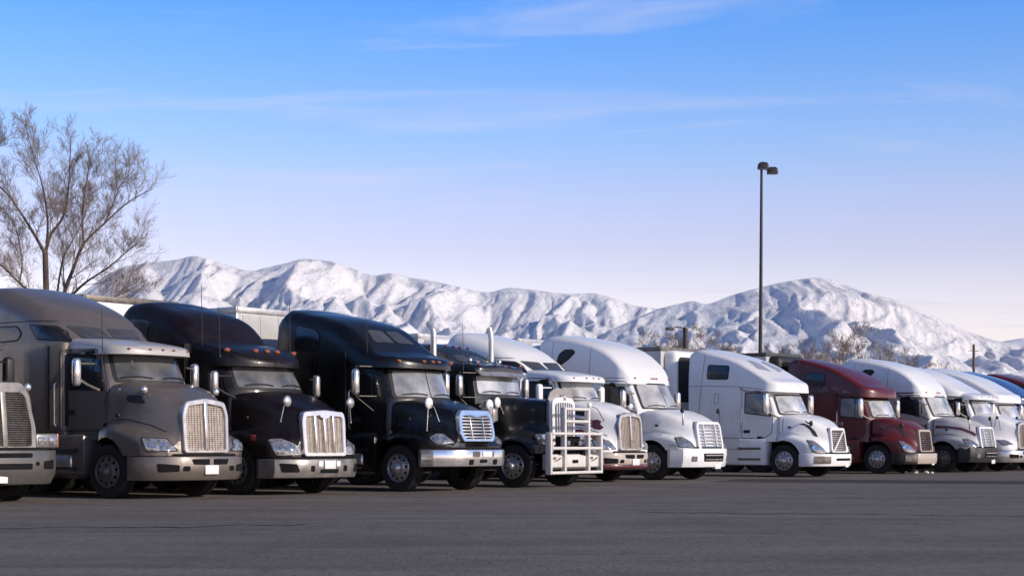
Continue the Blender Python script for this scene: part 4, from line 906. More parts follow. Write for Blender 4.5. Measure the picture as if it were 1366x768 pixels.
TR.append(build_truck(dict(paint=BLACK5, x=.656, y=39.53, a=34, label='black long-nose truck with twin exhaust stacks and white bull bar',
    cab=dict(xr=-2.3, wr=1.0, k=.13, n=2.2, rows=[(1.1, 1.0, -1.05), (2.15, 1.0, -1.05), (2.24, .99, -1.07), (2.7, .97, -1.16), (2.82, .96, -1.2)]),
    sleeper=dict(x0=-3.9, x1=-2.28, w=1.18, rows=[(.5, .03), (.56, 0), (2.6, 0), (2.98, .02)]),
    roof=dict(prof=[(-3.9, 3.48), (-3.4, 3.5), (-2.9, 3.47), (-2.5, 3.36), (-2.2, 3.18), (-1.85, 2.96)], w=1.16, zb=[(-3.9, 2.96), (-2.3, 2.94), (-1.8, 2.88)], xn=-1.83, R=.7, rc=.3, tum=.05),
    caproof=dict(prof=[(-2.35, 3.0), (-1.8, 2.98), (-1.3, 2.93), (-1.02, 2.85)], w=1.02, zb=2.76, R=.3, xn=-1.0, rc=.12, p=3.5),
    visor=dict(x0=-1.06, d=.20, z0=2.66, z1=2.82, w=1.0, k=.13), visor_mat=M['chrome_dull'],
    hood=[(-1.15, .80, 1.0, 1.2, .62, 2.17), (-.85, 1.03, .78, 1.10, .60, 2.15), (-.4, 1.17, .75, 1.20, .57, 2.11), (0, 1.2, .75, 1.24, .54, 2.07), (.4, 1.2, .76, 1.15, .51, 2.04), (.62, 1.17, .8, .98, .49, 2.02)], arch_z=.5,
    skirt=(-3.8, -.9, .42, .95), ws=dict(wb=.90, wt=.88, z0=2.22, z1=2.66, mat='ws4'),
    door=dict(poly=[(-2.22, 1.2), (-1.24, 1.2), (-1.22, 2.1), (-1.36, 2.72), (-2.22, 2.74)], win=[(-2.12, 2.1), (-1.34, 2.1), (-1.42, 2.62), (-2.12, 2.64)], vent_x=-1.6, handle=(-2.1, 1.6)),
    side=[('skylight', [(-2.75, 3.04), (-2.02, 3.02), (-2.3, 3.24), (-2.75, 3.28)], M['glass_grey'], .006, .05)],
    patches=[('skylight', [(-.62, 3.0), (-.06, 3.0), (-.08, 3.2), (-.55, 3.2)], M['glass_grey'], .006, 'front', .05)], lamps=[],
    bumper=dict(plan=[(.92, 0), (.92, .8), (.90, .98), (.86, 1.02)], z0=.42, z1=.78), bumper_mat=M['steelwhite'],
    grille=dict(outer=[(-.50, .80), (.50, .80), (.50, 2.0), (.40, 2.10), (0, 2.14), (-.40, 2.10), (-.50, 2.0)], inner=[(-.40, .9), (.40, .9), (.40, 1.92), (.34, 1.98), (0, 2.0), (-.34, 1.98), (-.40, 1.92)], x=.68, k=.02, frame=M['white_bright'], posts=[(y, .013) for y in (-.3, -.2, -.1, .001, .1, .2, .3)], deep=.12),
    mirror=dict(kind='bar', x=-1.35, y=1.42, z0=2.16, z1=2.66, w=.18, mats=CH), hmirror=dict(p=(-.55, .98, 2.0), legs=[(-.5, .8, 1.75)], mats=(M['white_bright'], M['chrome_dull']), r=.13),
    markers=[dict(z=2.90, ys=(-.85, -.3, 0, .3, .85), mat=M['red'], s=.9), dict(z=3.42, ys=(-.8, -.3, 0, .3, .8), mat=M['red'], s=1.0)],
    stacks=[(-2.25, -1.22, .6, 3.95, .075), (-2.25, 1.22, .6, 3.95, .075)], antennas=[(-1.5, -1.02, 2.2, 3.9), (-1.45, -.9, 2.8, 3.3)], tank=(-2.3, -1.0), steer=-.04, extra=longnose, rim='alloy')))
TR.append(build_truck(fam_shield(M['white'], x=2.05, y=45.2, a=39, fair=M['white_bright'], label='white truck with burgundy streaks on its hood, half behind the bull bar', extra=red_graphics, bumper_mat=TANB,
    ws=dict(wb=.79, wt=.74, z0=2.22, z1=2.72, mat='ws4'), mirror=dict(kind='aero', x=-.55, y=1.42, z0=2.08, z1=2.64, w=.22, mats=(M['white_bright'], M['glass_grey'], M['white'])),
    hmirror=dict(p=(.8, .95, 2.05), legs=[(.7, .95, 1.75), (1.15, .8, 1.65)], mats=(M['white_bright'], M['black']), r=.09), antennas=[])))
TR.append(build_truck(fam_wide(M['white'], x=4.69, y=47.88, a=39, fair=M['white_bright'], label='white truck with leaf-shaped sleeper window and wide chrome bar grille')))
TR.append(build_truck(fam_slant(M['white'], skylit_facet=True, x=9.19, y=52.27, a=39, fair=M['white_bright'], label='white truck with a diagonal bar across its grille and full side skirts', rim='alloy')))
TR.append(build_truck(fam_slant(MAROON, diag=False, x=13.35, y=58.01, a=39, frame=TANB, bumper_mat=M['black'], label='maroon truck with faded lettering on the sleeper, between two white trucks', antennas=[(-3.0, -1.15, 2.95, 4.35)], extra=faded_lettering,
    door=dict(poly=[(-1.5, 1.22), (-.78, 1.2), (-.50, 1.36), (-.46, 1.92), (-.70, 2.68), (-1.5, 2.7)], win=[(-1.38, 2.02), (-.53, 1.92), (-.72, 2.60), (-1.38, 2.64)], vent_x=-.85, handle=(-1.33, 1.42), glass='curtain'))))
TR.append(build_truck(fam_wide(PALE, x=16.4, y=60.98, a=39, fair=M['white'], bumper_mat=M['black'], label='pale silver truck with a red stripe along its hood, just past the maroon truck', extra=red_line, rim='steel', ws=dict(wb=.88, wt=.82, z0=2.07, z1=2.74, mat='ws5', post=1), mirror=dict(kind='aero', x=-.80, y=1.42, z0=2.02, z1=2.58, w=.2, mats=BK))))
TR.append(build_truck(fam_shield(M['white'], **row(60.5), fair=M['white'], label='white truck with chrome door mirror and split grille at the right edge of the picture', lamps=[([(-.2, 1.16), (.10, 1.17), (.40, 1.02), (-.02, .99)], 'diag')], side=[], patches=[], lines=[], bumper_mat=M['chrome_dull'], ws=dict(wb=.79, wt=.74, z0=2.1, z1=2.66, mat='ws5'),
    roof=dict(prof=[(-4.0, 4.0), (-3.4, 4.05), (-2.6, 3.95), (-1.68, 3.62), (-.98, 3.22), (-.4, 2.92)], w=1.215, zb=[(-4.0, 2.94), (-1.8, 2.94), (-1.4, 2.88), (-.3, 2.84)], xn=-.3, R=1.0, rc=.4, ra=1.0, tum=.03), hmirror=dict(p=(.8, .95, 2.02), legs=[(.7, .95, 1.7), (.95, 1.02, 1.55)], mats=BK, r=.07), antennas=[], rim='steel')))
TR.append(build_truck(fam_slant(M['white_bright'], **row(63.6), diag=False, label='white truck second from the right end, its hood running out of the picture')))
TR.append(build_truck(fam_slant(BLUE, **row(66.5, -25.9), diag=False, label='blue truck whose curved roof shows between white and maroon roofs')))
TR.append(build_truck(fam_slant(MAROON, **row(69.8, -25.8), diag=False, label='last truck at the right end, only its maroon sleeper roof showing')))

# ------------------------------------------------------------------ trailers
TW = M['white']; TG = paint('grey_white_trailer_skin', (.50, .50, .49), .5, (.28, .26, .24), .4, .05)
RAIL = simple('dark_rail', (.05, .048, .046), .5); ALU = simple('trailer_aluminium', (.45, .45, .45), .4, .6, var=.2)
def trailer(tr, x1, h, label, skin=TW, reefer=None, L=14.5, rail=ALU, cat='trailer', y0=0):
    a = tr.rotation_euler.z; t = empty('box_trailer', (0, 0, 0), a); w = 1.3
    t.location = tr.matrix_basis @ Vector((x1, y0, 0)); tag(t, label, 'trailer', 'trailers behind the trucks')
    mb = MB(); mb.box(-L, 0, -w, w, 1.15, h - .02, bev=.03); mb.build('box_body', skin, t)
    mb = MB()
    for sg in (-1, 1): mb.box(-L - .01, .012, min(sg * (w - .03), sg * (w + .02)), max(sg * (w - .03), sg * (w + .02)), h - .14, h, bev=.01)
    mb.box(-.05, .022, -w + .03, w - .03, h - .14, h + .002, bev=.01)
    mb.build('top_rail', rail, t)
    for sg in (-1, 1):
        mb = MB(); mb.box(-.12, .03, min(sg * (w - .12), sg * (w + .025)), max(sg * (w - .12), sg * (w + .025)), 1.15, h - .15, bev=.02); mb.build('corner_post', skin, t)
        for k in range(11):
            mb = MB(); xa = -.16 - k * 1.2; y_a, y_b = sorted((sg * (w - .005), sg * (w + .008))); mb.box(xa - 1.17, xa, y_a, y_b, 1.35, h - .17); mb.build('side_panel', skin, t)
        mb = MB(); ya, yb = sorted((sg * (w - .05), sg * (w + .015))); mb.box(-L, 0, ya, yb, 1.1, 1.32, bev=.01); mb.build('bottom_rail', rail, t)
        mb = MB(); mb.ball((-.02, sg * (w - .1), h - .07), .04, .05, .03, 8, 6); mb.build('marker_lamp', M['amber'], t)
    if not reefer:
        for k in range(4):
            mb = MB(); ya = -1.14 + k * .57; mb.box(0, .012, ya + .01, ya + .56, 1.4, h - .18); mb.build('front_panel', skin, t)
        mb = MB(); mb.box(.01, .03, .75, 1.05, 2.0, h - .4, bev=.005); mb.build('document_panel', M['white_bright'], t)
    else:
        case, mat = reefer; z0, z1 = 1.9, h - .12
        rings = []
        for x, d in ((0.01, 0), (.30, 0), (.40, .06), (.44, .14)):
            P = round_poly([(-1.08 + d, z0 + d), (1.08 - d, z0 + d), (1.08 - d, z1 - d * 1.2), (-1.08 + d, z1 - d * 1.2)], .2, 4); rings.append([(x, p[0], p[1]) for p in P])
        ru = MB().loft(rings).build('cooling_unit', case, t)
        mb = MB(); P = round_poly([(-.92, z0 + .5), (.35, z0 + .5), (.35, z1 - .22), (-.92, z1 - .22)], .18, 4); mb.prism(P, 'x', .40, .455); mb.build('radiator_panel', mat, ru)
        mb = MB()
        for k in range(9): mb.box(.455, .47, -.85, .28, z0 + .6 + k * .13, z0 + .62 + k * .13)
        mb.build('louvres', RAIL, ru)
    mb = MB()
    for sg in (-1, 1):
        for x in (-2.6,): mb.box(x - .06, x + .06, sg * .95 - .06, sg * .95 + .06, .1, 1.15); mb.box(x - .15, x + .15, sg * .95 - .12, sg * .95 + .12, .03, .1)
    mb.box(-2.62, -2.58, -.95, .95, .7, .8); mb.build('landing_gear', RAIL, t)
    for ax in (-L + 1.6, -L + 2.9):
        for sg in (-1, 1): put('wheel', WH['tyre'], t, (ax, sg * 1.08, .505), (0, 0, 0 if sg < 0 else math.pi))
    return t
bpy.context.view_layer.update()
REEF = (M['white'], M['black'])
trailer(TR[1], -5.3, 4.28, 'white trailer barely showing above the big grey-brown truck roof')
trailer(TR[2], -4.75, 4.28, 'plain white trailer with its front wall showing between grey-brown and black cherry roofs', rail=M['steel'])
trailer(TR[3], -4.95, 4.20, 'plain white trailer with its front wall showing behind the gloss black truck', skin=TG)
trailer(TR[5], -5.05, 4.20, 'refrigerated trailer with dark louvres between the twin exhaust stacks', skin=TG, reefer=(M['white'], RAIL))
trailer(TR[6], -4.75, 4.22, 'refrigerated white trailer behind the truck with leaf-shaped sleeper window', reefer=(M['white_bright'], M['black']))
trailer(TR[7], -4.5, 4.22, 'refrigerated trailer with tall black radiator panel behind the truck with the diagonal grille bar', skin=TG, reefer=REEF, rail=M['steel'])
trailer(TR[8], -4.3, 4.34, 'dark-fronted trailer behind the maroon truck', skin=TG, reefer=(M['black'], M['dark']), rail=RAIL)
trailer(TR[9], -4.9, 4.1, 'pale trailer behind the silver truck with red stripe', skin=TG, rail=M['steel'])

# ------------------------------------------------------------------ ground
def asphalt(name, c, var):
    m, nt, p = newmat(name); tc = nt.nodes.new('ShaderNodeTexCoord')
    mp = nt.nodes.new('ShaderNodeMapping'); mp.inputs['Rotation'].default_value = (0, 0, R(-7)); mp.inputs['Scale'].default_value = (.22, .9, 1); nt.links.new(tc.outputs['Object'], mp.inputs[0])
    a = noise(nt, 1.0, 7, .62, mp.outputs[0]); a.inputs['Distortion'].default_value = .6
    mp2 = nt.nodes.new('ShaderNodeMapping'); mp2.inputs['Rotation'].default_value = (0, 0, R(16)); mp2.inputs['Scale'].default_value = (.05, .8, 1); nt.links.new(tc.outputs['Object'], mp2.inputs[0])
    a2 = noise(nt, 1.0, 6, .6, mp2.outputs[0])
    g = noise(nt, 90, 3, .7, tc.outputs['Object']); b = noise(nt, .35, 5, .6, tc.outputs['Object']); s = noise(nt, 9, 6, .75, tc.outputs['Object']); mp3 = nt.nodes.new('ShaderNodeMapping'); mp3.inputs['Rotation'].default_value = (0, 0, R(4)); mp3.inputs['Scale'].default_value = (1, .10, 1); nt.links.new(tc.outputs['Object'], mp3.inputs[0]); gg = noise(nt, 30, 6, .85, mp3.outputs[0])
    c0 = mixc(nt, mrange(nt, a.outputs['Fac'], .36, .62), tuple(x * (1 - var) for x in c), tuple(x * (1 + var * .7) for x in c))
    c1 = mixc(nt, mrange(nt, a2.outputs['Fac'], .54, .68, 0, .55), c0, tuple(x * .62 for x in c))
    c2 = mixc(nt, mrange(nt, b.outputs['Fac'], .4, .7, 0, .4), c1, tuple(x * 1.25 for x in c))
    c3 = mixc(nt, mrange(nt, g.outputs['Fac'], .35, .75, 0, .7), c2, tuple(x * y for x, y in zip(c, (1.7, 1.62, 1.55))))
    c3 = mixc(nt, mrange(nt, gg.outputs['Fac'], .50, .62, 0, .75), c3, tuple(x * .45 for x in c))
    c3 = mixc(nt, mrange(nt, gg.outputs['Fac'], .44, .34, 0, .6), c3, tuple(x * 1.9 for x in c))
    mp4 = nt.nodes.new('ShaderNodeMapping'); mp4.inputs['Scale'].default_value = (1, .3, 1); nt.links.new(tc.outputs['Object'], mp4.inputs[0]); pz = noise(nt, 2.2, 9, .85, mp4.outputs[0])
    c3 = mixc(nt, mrange(nt, pz.outputs['Fac'], .52, .62, 0, .5), c3, tuple(x * .55 for x in c))
    c3 = mixc(nt, mrange(nt, pz.outputs['Fac'], .45, .34, 0, .4), c3, tuple(x * 1.5 for x in c))
    c4 = mixc(nt, mrange(nt, s.outputs['Fac'], .60, .72, 0, .7), c3, tuple(x * .5 for x in c))
    nt.links.new(c4, p.inputs['Base Color']); p.inputs['Roughness'].default_value = .88; p.inputs['Specular IOR Level'].default_value = .3
    bp = nt.nodes.new('ShaderNodeBump'); bp.inputs['Strength'].default_value = .5; bp.inputs['Distance'].default_value = .012; nt.links.new(g.outputs['Fac'], bp.inputs['Height']); nt.links.new(bp.outputs[0], p.inputs['Normal'])
    return m
ASPH = asphalt('worn_asphalt', (.120, .105, .093), .48)
ASPH2 = asphalt('shadow_dark_asphalt', (.040, .034, .032), .2)
def sheet(name, pts, z, mat, kind='structure'):
    return tag(MB().add([(x, y, z) for x, y in pts], [list(range(len(pts)))]).build(name, mat, None, 0), kind=kind)
sheet('parking_lot', [(-160, -60), (200, -60), (200, 170), (-160, 170)], 0, ASPH)
# long cast shadow painted as a dark asphalt sheet, crossing the right half
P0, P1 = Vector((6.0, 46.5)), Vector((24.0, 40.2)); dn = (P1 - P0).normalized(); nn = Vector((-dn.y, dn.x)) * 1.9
sheet('painted_shadow_strip', [tuple(P0 - nn), tuple(P1 - nn), tuple(P1 + nn), tuple(P0 + nn)], .004, ASPH2)
# worn stall lines
mline, nt_, p_ = newmat('worn_orange_line'); t_ = noise(nt_, 7, 6, .7)
nt_.links.new(mixc(nt_, mrange(nt_, t_.outputs['Fac'], .42, .58), (.112, .097, .090), (.34, .20, .12)), p_.inputs['Base Color']); p_.inputs['Roughness'].default_value = .9
def stall_line(l, g0, g1, z=.004):
    f = lambda l, g: (.6293 * l + .7771 * g, .7771 * l - .6293 * g)
    sheet('stall_line', [f(l - .06, g0), f(l + .06, g0), f(l + .06, g1), f(l - .06, g1)], z, mline)
for l in (17.2, 20.6, 23.9, 28.3, 33.6, 38.0, 42.5): stall_line(l, -29, -20.7)
# tar-filled cracks
TAR = simple('tar_seam', (.022, .02, .019), .6)
crng = random.Random(21)
for i, (xa, ya, xb, yb) in enumerate(((-6.5, 19.5, -2.6, 21.2), (2.0, 24.5, 7.5, 23.2), (4.5, 31.5, 12.0, 30.0))):
    mb = MB(); n = 26; pts = []
    ox = 0
    for k in range(n + 1):
        t = k / n; ox += crng.uniform(-.22, .22); pts.append((xa + (xb - xa) * t, ya + (yb - ya) * t + ox))
    vs = [];
    for k, (x, y) in enumerate(pts): w = .02 + .05 * crng.random(); vs += [(x, y - w, .005), (x, y + w, .005)]
    tag(mb.add(vs, [[2 * k, 2 * k + 2, 2 * k + 3, 2 * k + 1] for k in range(n)]).build('asphalt_crack', TAR, None, 0), kind='structure')
# snow lumps beside the wheel of the silver truck
SNOWL = simple('dirty_snow_lump', (.62, .61, .60), .7, var=.15)
rng = random.Random(5)
for i, (px, s) in enumerate(((1209, .05), (1221, .075), (1236, .06), (1243, .04))):
    Y = 58.0; X = (px - 683) / 2200 * Y; mb = MB(); mb.ball((0, 0, s * .5), s * 1.5, s * 1.2, s * .9, 9, 6)
    mb.v = [(x * (1 + rng.uniform(-.2, .2)), y * (1 + rng.uniform(-.2, .2)), max(0, z * (1 + rng.uniform(-.25, .25)))) for x, y, z in mb.v]
    o = mb.build('snow_lump', SNOWL); o.location = (X, Y, 0)
    tag(o, ['small snow lump on the asphalt nearest the maroon truck', 'largest snow lump on the asphalt by the silver truck', 'snow lump on the asphalt under the silver truck bumper', 'smallest snow lump on the asphalt by the silver truck wheel'][i], 'snow lump', 'snow lumps on the asphalt')

# plain beyond the lot
m_snow, nt_, p_ = newmat('winter_field'); t1 = noise(nt_, .012, 6, .6); t2 = noise(nt_, .2, 5, .6)
nt_.links.new(mixc(nt_, mrange(nt_, t1.outputs['Fac'], .45, .6), mixc(nt_, t2.outputs['Fac'], (.16, .13, .10), (.26, .22, .18)), (.66, .66, .68)), p_.inputs['Base Color']); p_.inputs['Roughness'].default_value = .9
sheet('winter_plain', [(-6000, -3000), (9000, -3000), (9000, 3000), (-6000, 3000)], -.05, m_snow)

# ------------------------------------------------------------------ mountains
from mathutils import noise as mn
SKY = [(-250, 395), (0, 400), (100, 392), (150, 362), (180, 352), (205, 349), (235, 346), (258, 341), (280, 346), (300, 352), (335, 361), (352, 357), (380, 351), (405, 345), (440, 348), (470, 357), (500, 367), (520, 364), (545, 369), (580, 375), (620, 384), (650, 389), (680, 383), (720, 387), (760, 391), (790, 390), (820, 398), (850, 408), (878, 411)]
SKY2 = [(780, 455), (840, 428), (880, 411), (905, 405), (925, 401), (940, 405), (980, 392), (1010, 384), (1050, 375), (1090, 370), (1120, 376), (1150, 388), (1190, 398), (1230, 414), (1270, 432), (1310, 448), (1340, 456), (1366, 458), (1420, 470), (1600, 492)]
SKY0 = [(1180, 480), (1290, 468), (1340, 453), (1366, 449), (1420, 446), (1600, 440), (1800, 450)]
def mountain(name, sky, Dc, Dn, px0, px1, nx, ny, seed, base0, spurs, slope=.62, detail=1.0):
    """real terrain: a crest Dc metres away from which sharp spurs run down to a foot Dn metres away"""
    mb = MB(); vs = []; fs = []; off = Vector((seed * 13.1, seed * 7.7, seed))
    SP = [((c - 683) / 2200 * Dc, (f - 683) / 2200 * Dn, (593 - interp(sky, c)[0]) / 2200 * Dc * k, sl) for c, f, k, sl in spurs]
    for i in range(nx + 1):
        px = px0 + (px1 - px0) * i / nx; hy = interp(sky, px)[0]; tx = (px - 683) / 2200
        Hc = (593 - hy) / 2200 * Dc
        for j in range(ny + 1):
            rel = (j / ny) ** .9 / .86; y = Dn + (Dc - Dn) * rel; x = tx * y
            if rel <= 1:
                P = Vector((x / 1000, y / 1000, 0)); n_a = mn.noise(P * 1.3 + off); n_b = mn.noise(P * 3.1 + off); n_c = mn.noise(P * 7.3 - off)
                wx = x + 150 * n_a + 60 * n_b + 22 * n_c
                best = base0 + (Hc - base0) * rel ** 1.9 * .62
                for xc, xf, hc, sl in SP:
                    d = wx - (xf + (xc - xf) * rel)
                    if abs(d) > 1500: continue
                    h = base0 + (hc - base0) * (.16 * rel + .84 * rel ** 1.45) * (1 + .10 * mn.noise(Vector((xc * .01, y / 700, seed)))) - abs(d) * slope * sl * (.75 + .5 * (d > 0)) 
                    best = max(best, h)
                u = wx * .5 + x * .5 - .10 * (y - Dn)
                z = best + detail * (min(1, rel * 3) * (40 * (.6 - 2 * abs(mn.noise(Vector((u / 210, y / 1300, seed + 3))))) + 24 * (.6 - 2 * abs(mn.noise(Vector((u / 85, y / 800, seed + 5))))) + 11 * (.6 - 2 * abs(mn.noise(Vector((u / 38, y / 420, seed + 8))))) ) + 4 * mn.noise(P * 25))
                cap = y / 2200 * (593 - hy)                      # never stands above the skyline
                k = max(0, (rel - .82) / .18); z = z * (1 - k * k) + (Hc + Hc * .006 * mn.noise(P * 20)) * k * k
                if z > cap: z = cap - (z - cap) * .15
            else: z = Hc * (1 - (rel - 1) * 2.2)
            vs.append((x, y, z))
    W = ny + 1
    for i in range(nx):
        for j in range(ny): fs.append([i * W + j, (i + 1) * W + j, (i + 1) * W + j + 1, i * W + j + 1])
    return tag(mb.add(vs, fs).build(name, M_SNOWMT, None, 180), kind='structure')
M_SNOWMT, nt_, p_ = newmat('snow_and_brush')
geo_ = nt_.nodes.new('ShaderNodeNewGeometry'); sp_ = nt_.nodes.new('ShaderNodeSeparateXYZ'); nt_.links.new(geo_.outputs['Normal'], sp_.inputs[0]); sz_ = nt_.nodes.new('ShaderNodeSeparateXYZ'); nt_.links.new(geo_.outputs['Position'], sz_.inputs[0])
mpm = nt_.nodes.new('ShaderNodeMapping'); mpm.inputs['Rotation'].default_value = (0, 0, R(6)); mpm.inputs['Scale'].default_value = (1, .30, 1); nt_.links.new(geo_.outputs['Position'], mpm.inputs[0])
n1 = noise(nt_, .006, 8, .68, geo_.outputs['Position']); n2 = noise(nt_, .030, 8, .78, mpm.outputs[0])
a_ = nt_.nodes.new('ShaderNodeMath'); a_.operation = 'MULTIPLY_ADD'; nt_.links.new(n2.outputs['Fac'], a_.inputs[0]); a_.inputs[1].default_value = .6; nt_.links.new(n1.outputs['Fac'], a_.inputs[2])
br = mrange(nt_, a_.outputs[0], .80, .95, 0, .50)
hi = mrange(nt_, sz_.outputs['Z'], 150, 800, 1.0, .6)
ml = nt_.nodes.new('ShaderNodeMath'); ml.operation = 'MULTIPLY'; nt_.links.new(br, ml.inputs[0]); nt_.links.new(hi, ml.inputs[1])
nt_.links.new(mixc(nt_, ml.outputs[0], (.90, .89, .90), (.27, .25, .25)), p_.inputs['Base Color']); p_.inputs['Roughness'].default_value = .85; p_.inputs['Specular IOR Level'].default_value = .2
bp_ = nt_.nodes.new('ShaderNodeBump'); bp_.inputs['Strength'].default_value = 1.0; bp_.inputs['Distance'].default_value = 32; n3 = noise(nt_, .014, 9, .72, mpm.outputs[0]); nt_.links.new(n3.outputs['Fac'], bp_.inputs['Height']); nt_.links.new(bp_.outputs[0], p_.inputs['Normal'])
rg = random.Random(4)
SP1 = [(258, 330, 1, 1), (405, 470, 1, 1), (180, 150, .95, 1), (330, 300, .92, 1.1)]
c = -240
while c < 900:
    SP1.append((c, c + rg.uniform(-10, 110), rg.uniform(.86, .99), rg.uniform(.85, 1.25))); c += rg.uniform(26, 46)
for c in range(-230, 900, 70): SP1.append((c + rg.uniform(-20, 20), c + rg.uniform(20, 90), rg.uniform(.45, .7), 1.0))
mountain('mountain_range', SKY, 9500, 3800, -260, 960, 560, 150, 1, 30, SP1)
SP2 = [(1090, 1120, 1, .9), (1010, 900, .98, 1), (940, 800, .97, 1), (1160, 1290, .98, 1)]
c = 800
while c < 1600:
    SP2.append((c, 1090 + (c - 1090) * 1.35 + rg.uniform(-40, 60), rg.uniform(.84, .98), rg.uniform(.8, 1.15))); c += rg.uniform(34, 64)
mountain('mountain', SKY2, 8200, 2900, 760, 1620, 420, 140, 4, 40, SP2, .42, .62)
mountain('far_hills', SKY0, 14000, 9000, 1150, 1800, 80, 40, 9, 60, [(c, c + 40, .9, .8) for c in range(1180, 1800, 60)], .4)

# ------------------------------------------------------------------ bare trees
BARK = simple('bare_bark', (.085, .062, .050), .9, var=.35, scale=5); TWIG2 = simple('pale_twigs', (.21, .16, .125), .9, var=.3, scale=2); TWIG = simple('brown_twigs', (.20, .15, .12), .9, var=.3, scale=2)
def tree_meshes(seed, H, stems, spread, depth=6, twig=.010, r0=.2, dens=1.0):
    rng = random.Random(seed); tk = MB(); tw = MB()
    def grow(p, d, L, r, lev):
        seg = 4 if lev < 3 else 3; pts = [p.copy()]; rs = [r]; q = p.copy(); dd = d.copy()
        for s in range(seg):
            dd = (dd + Vector((rng.uniform(-.16, .16), rng.uniform(-.16, .16), rng.uniform(-.05, .13)))).normalized(); q = q + dd * L / seg; pts.append(q.copy()); rs.append(max(twig * .5, r * (1 - .55 * (s + 1) / seg)))
        (tk if r > .03 else tw).tube(pts, rs, 7 if r > .06 else (4 if r > .02 else 3), cap=False)
        if lev >= depth: return
        n = [3, 4, 5, 5, 6, 5, 4][lev] if lev < 7 else 3
        n = max(2, int(n * dens + rng.random() * .6))
        for k in range(n):
            t = .3 + .7 * (k + rng.random()) / n; i = min(seg - 1, int(t * seg)); b = pts[i].lerp(pts[i + 1], t * seg - i)
            ax = pts[i + 1] - pts[i]; ax.normalize(); pr = ax.orthogonal().normalized(); pr.rotate(Matrix.Rotation(rng.uniform(0, 6.283), 3, ax))
            an = rng.uniform(.32, .72) * spread; nd = (ax * math.cos(an) + pr * math.sin(an)); nd.z += .05; nd.normalize()
            grow(b, nd, L * rng.uniform(.48, .72) * (1.05 - .25 * t), max(twig * .6, rs[i] * rng.uniform(.42, .62)), lev + 1)
    for dx, dy, lean, Lf, rf in stems:
        grow(Vector((dx * .1, dy * .1, -.1)), Vector((dx * lean, dy * lean, 1)).normalized(), H * Lf, r0 * rf, 0)
    return tk, tw
def tree(name, meshes, loc, label, group=None, rz=0, sc=1.0, cat='tree'):
    t = empty(name, loc, rz); t.scale = (sc, sc, sc); tag(t, label, cat, group)
    put('trunk', meshes[0], t); put('crown', meshes[1], t); return t
def limb_tree(seed, limbs, kx, base):
    """limbs drawn as (x, depth, height) polylines with radii; branches and twigs grow from them"""
    rng = random.Random(seed); tk = MB(); tw = MB()
    def grow(p, d, L, r, lev):
        seg = 4; pts = [p.copy()]; rs = [r]; q = p.copy(); dd = d.copy()
        for k in range(seg):
            dd = (dd + Vector((rng.uniform(-.2, .2), rng.uniform(-.2, .2), rng.uniform(-.03, .14)))).normalized(); q = q + dd * L / seg; pts.append(q.copy()); rs.append(max(.0035, r * (1 - .75 * (k + 1) / seg)))
        (tk if r > .03 else tw).tube(pts, rs, 5 if r > .03 else 3, cap=False)
        if lev >= 3: return
        for k in range((5, 6, 5)[lev]):
            t = .15 + .85 * (k + rng.random()) / 6; i = min(seg - 1, int(t * seg)); b = pts[i].lerp(pts[i + 1], min(1, t * seg - i))
            ax = (pts[i + 1] - pts[i]).normalized(); pr = ax.orthogonal().normalized(); pr.rotate(Matrix.Rotation(rng.uniform(0, 6.283), 3, ax)); an = rng.uniform(.45, .95)
            nd = ax * math.cos(an) + pr * math.sin(an); nd.z += .12; nd.normalize(); grow(b, nd, L * rng.uniform(.42, .66), max(.0045, rs[i] * rng.uniform(.36, .5)), lev + 1)
    for P, r0, r1, nb in limbs:
        P = catmull([((x - 170) * kx, dpt, (740 - y) * kx + base) for x, y, dpt in P], 4); n = len(P)
        rs = [(r0 + (r1 - r0) * (i / (n - 1)) ** .6) * .72 for i in range(n)]; tk.tube(P, rs, 9, cap=False)
        for k in range(int(nb * .85)):
            t = .12 + .88 * (k + rng.random()) / (nb * .85); i = min(n - 2, int(t * (n - 1))); b = Vector(P[i]).lerp(Vector(P[i + 1]), t * (n - 1) - i)
            ax = (Vector(P[i + 1]) - Vector(P[i])).normalized(); pr = ax.orthogonal().normalized(); pr.rotate(Matrix.Rotation(rng.uniform(0, 6.283), 3, ax)); an = rng.uniform(.35, .85)
            nd = ax * math.cos(an) + pr * math.sin(an); nd.z += .15; nd.normalize(); grow(b, nd, rng.uniform(.9, 1.9) * (1.15 - .55 * t), max(.012, rs[i] * .38), 0 if t < .9 else 1)
    return tk, tw
KX = 62 / 2200 / 2.742; HB = 6.7
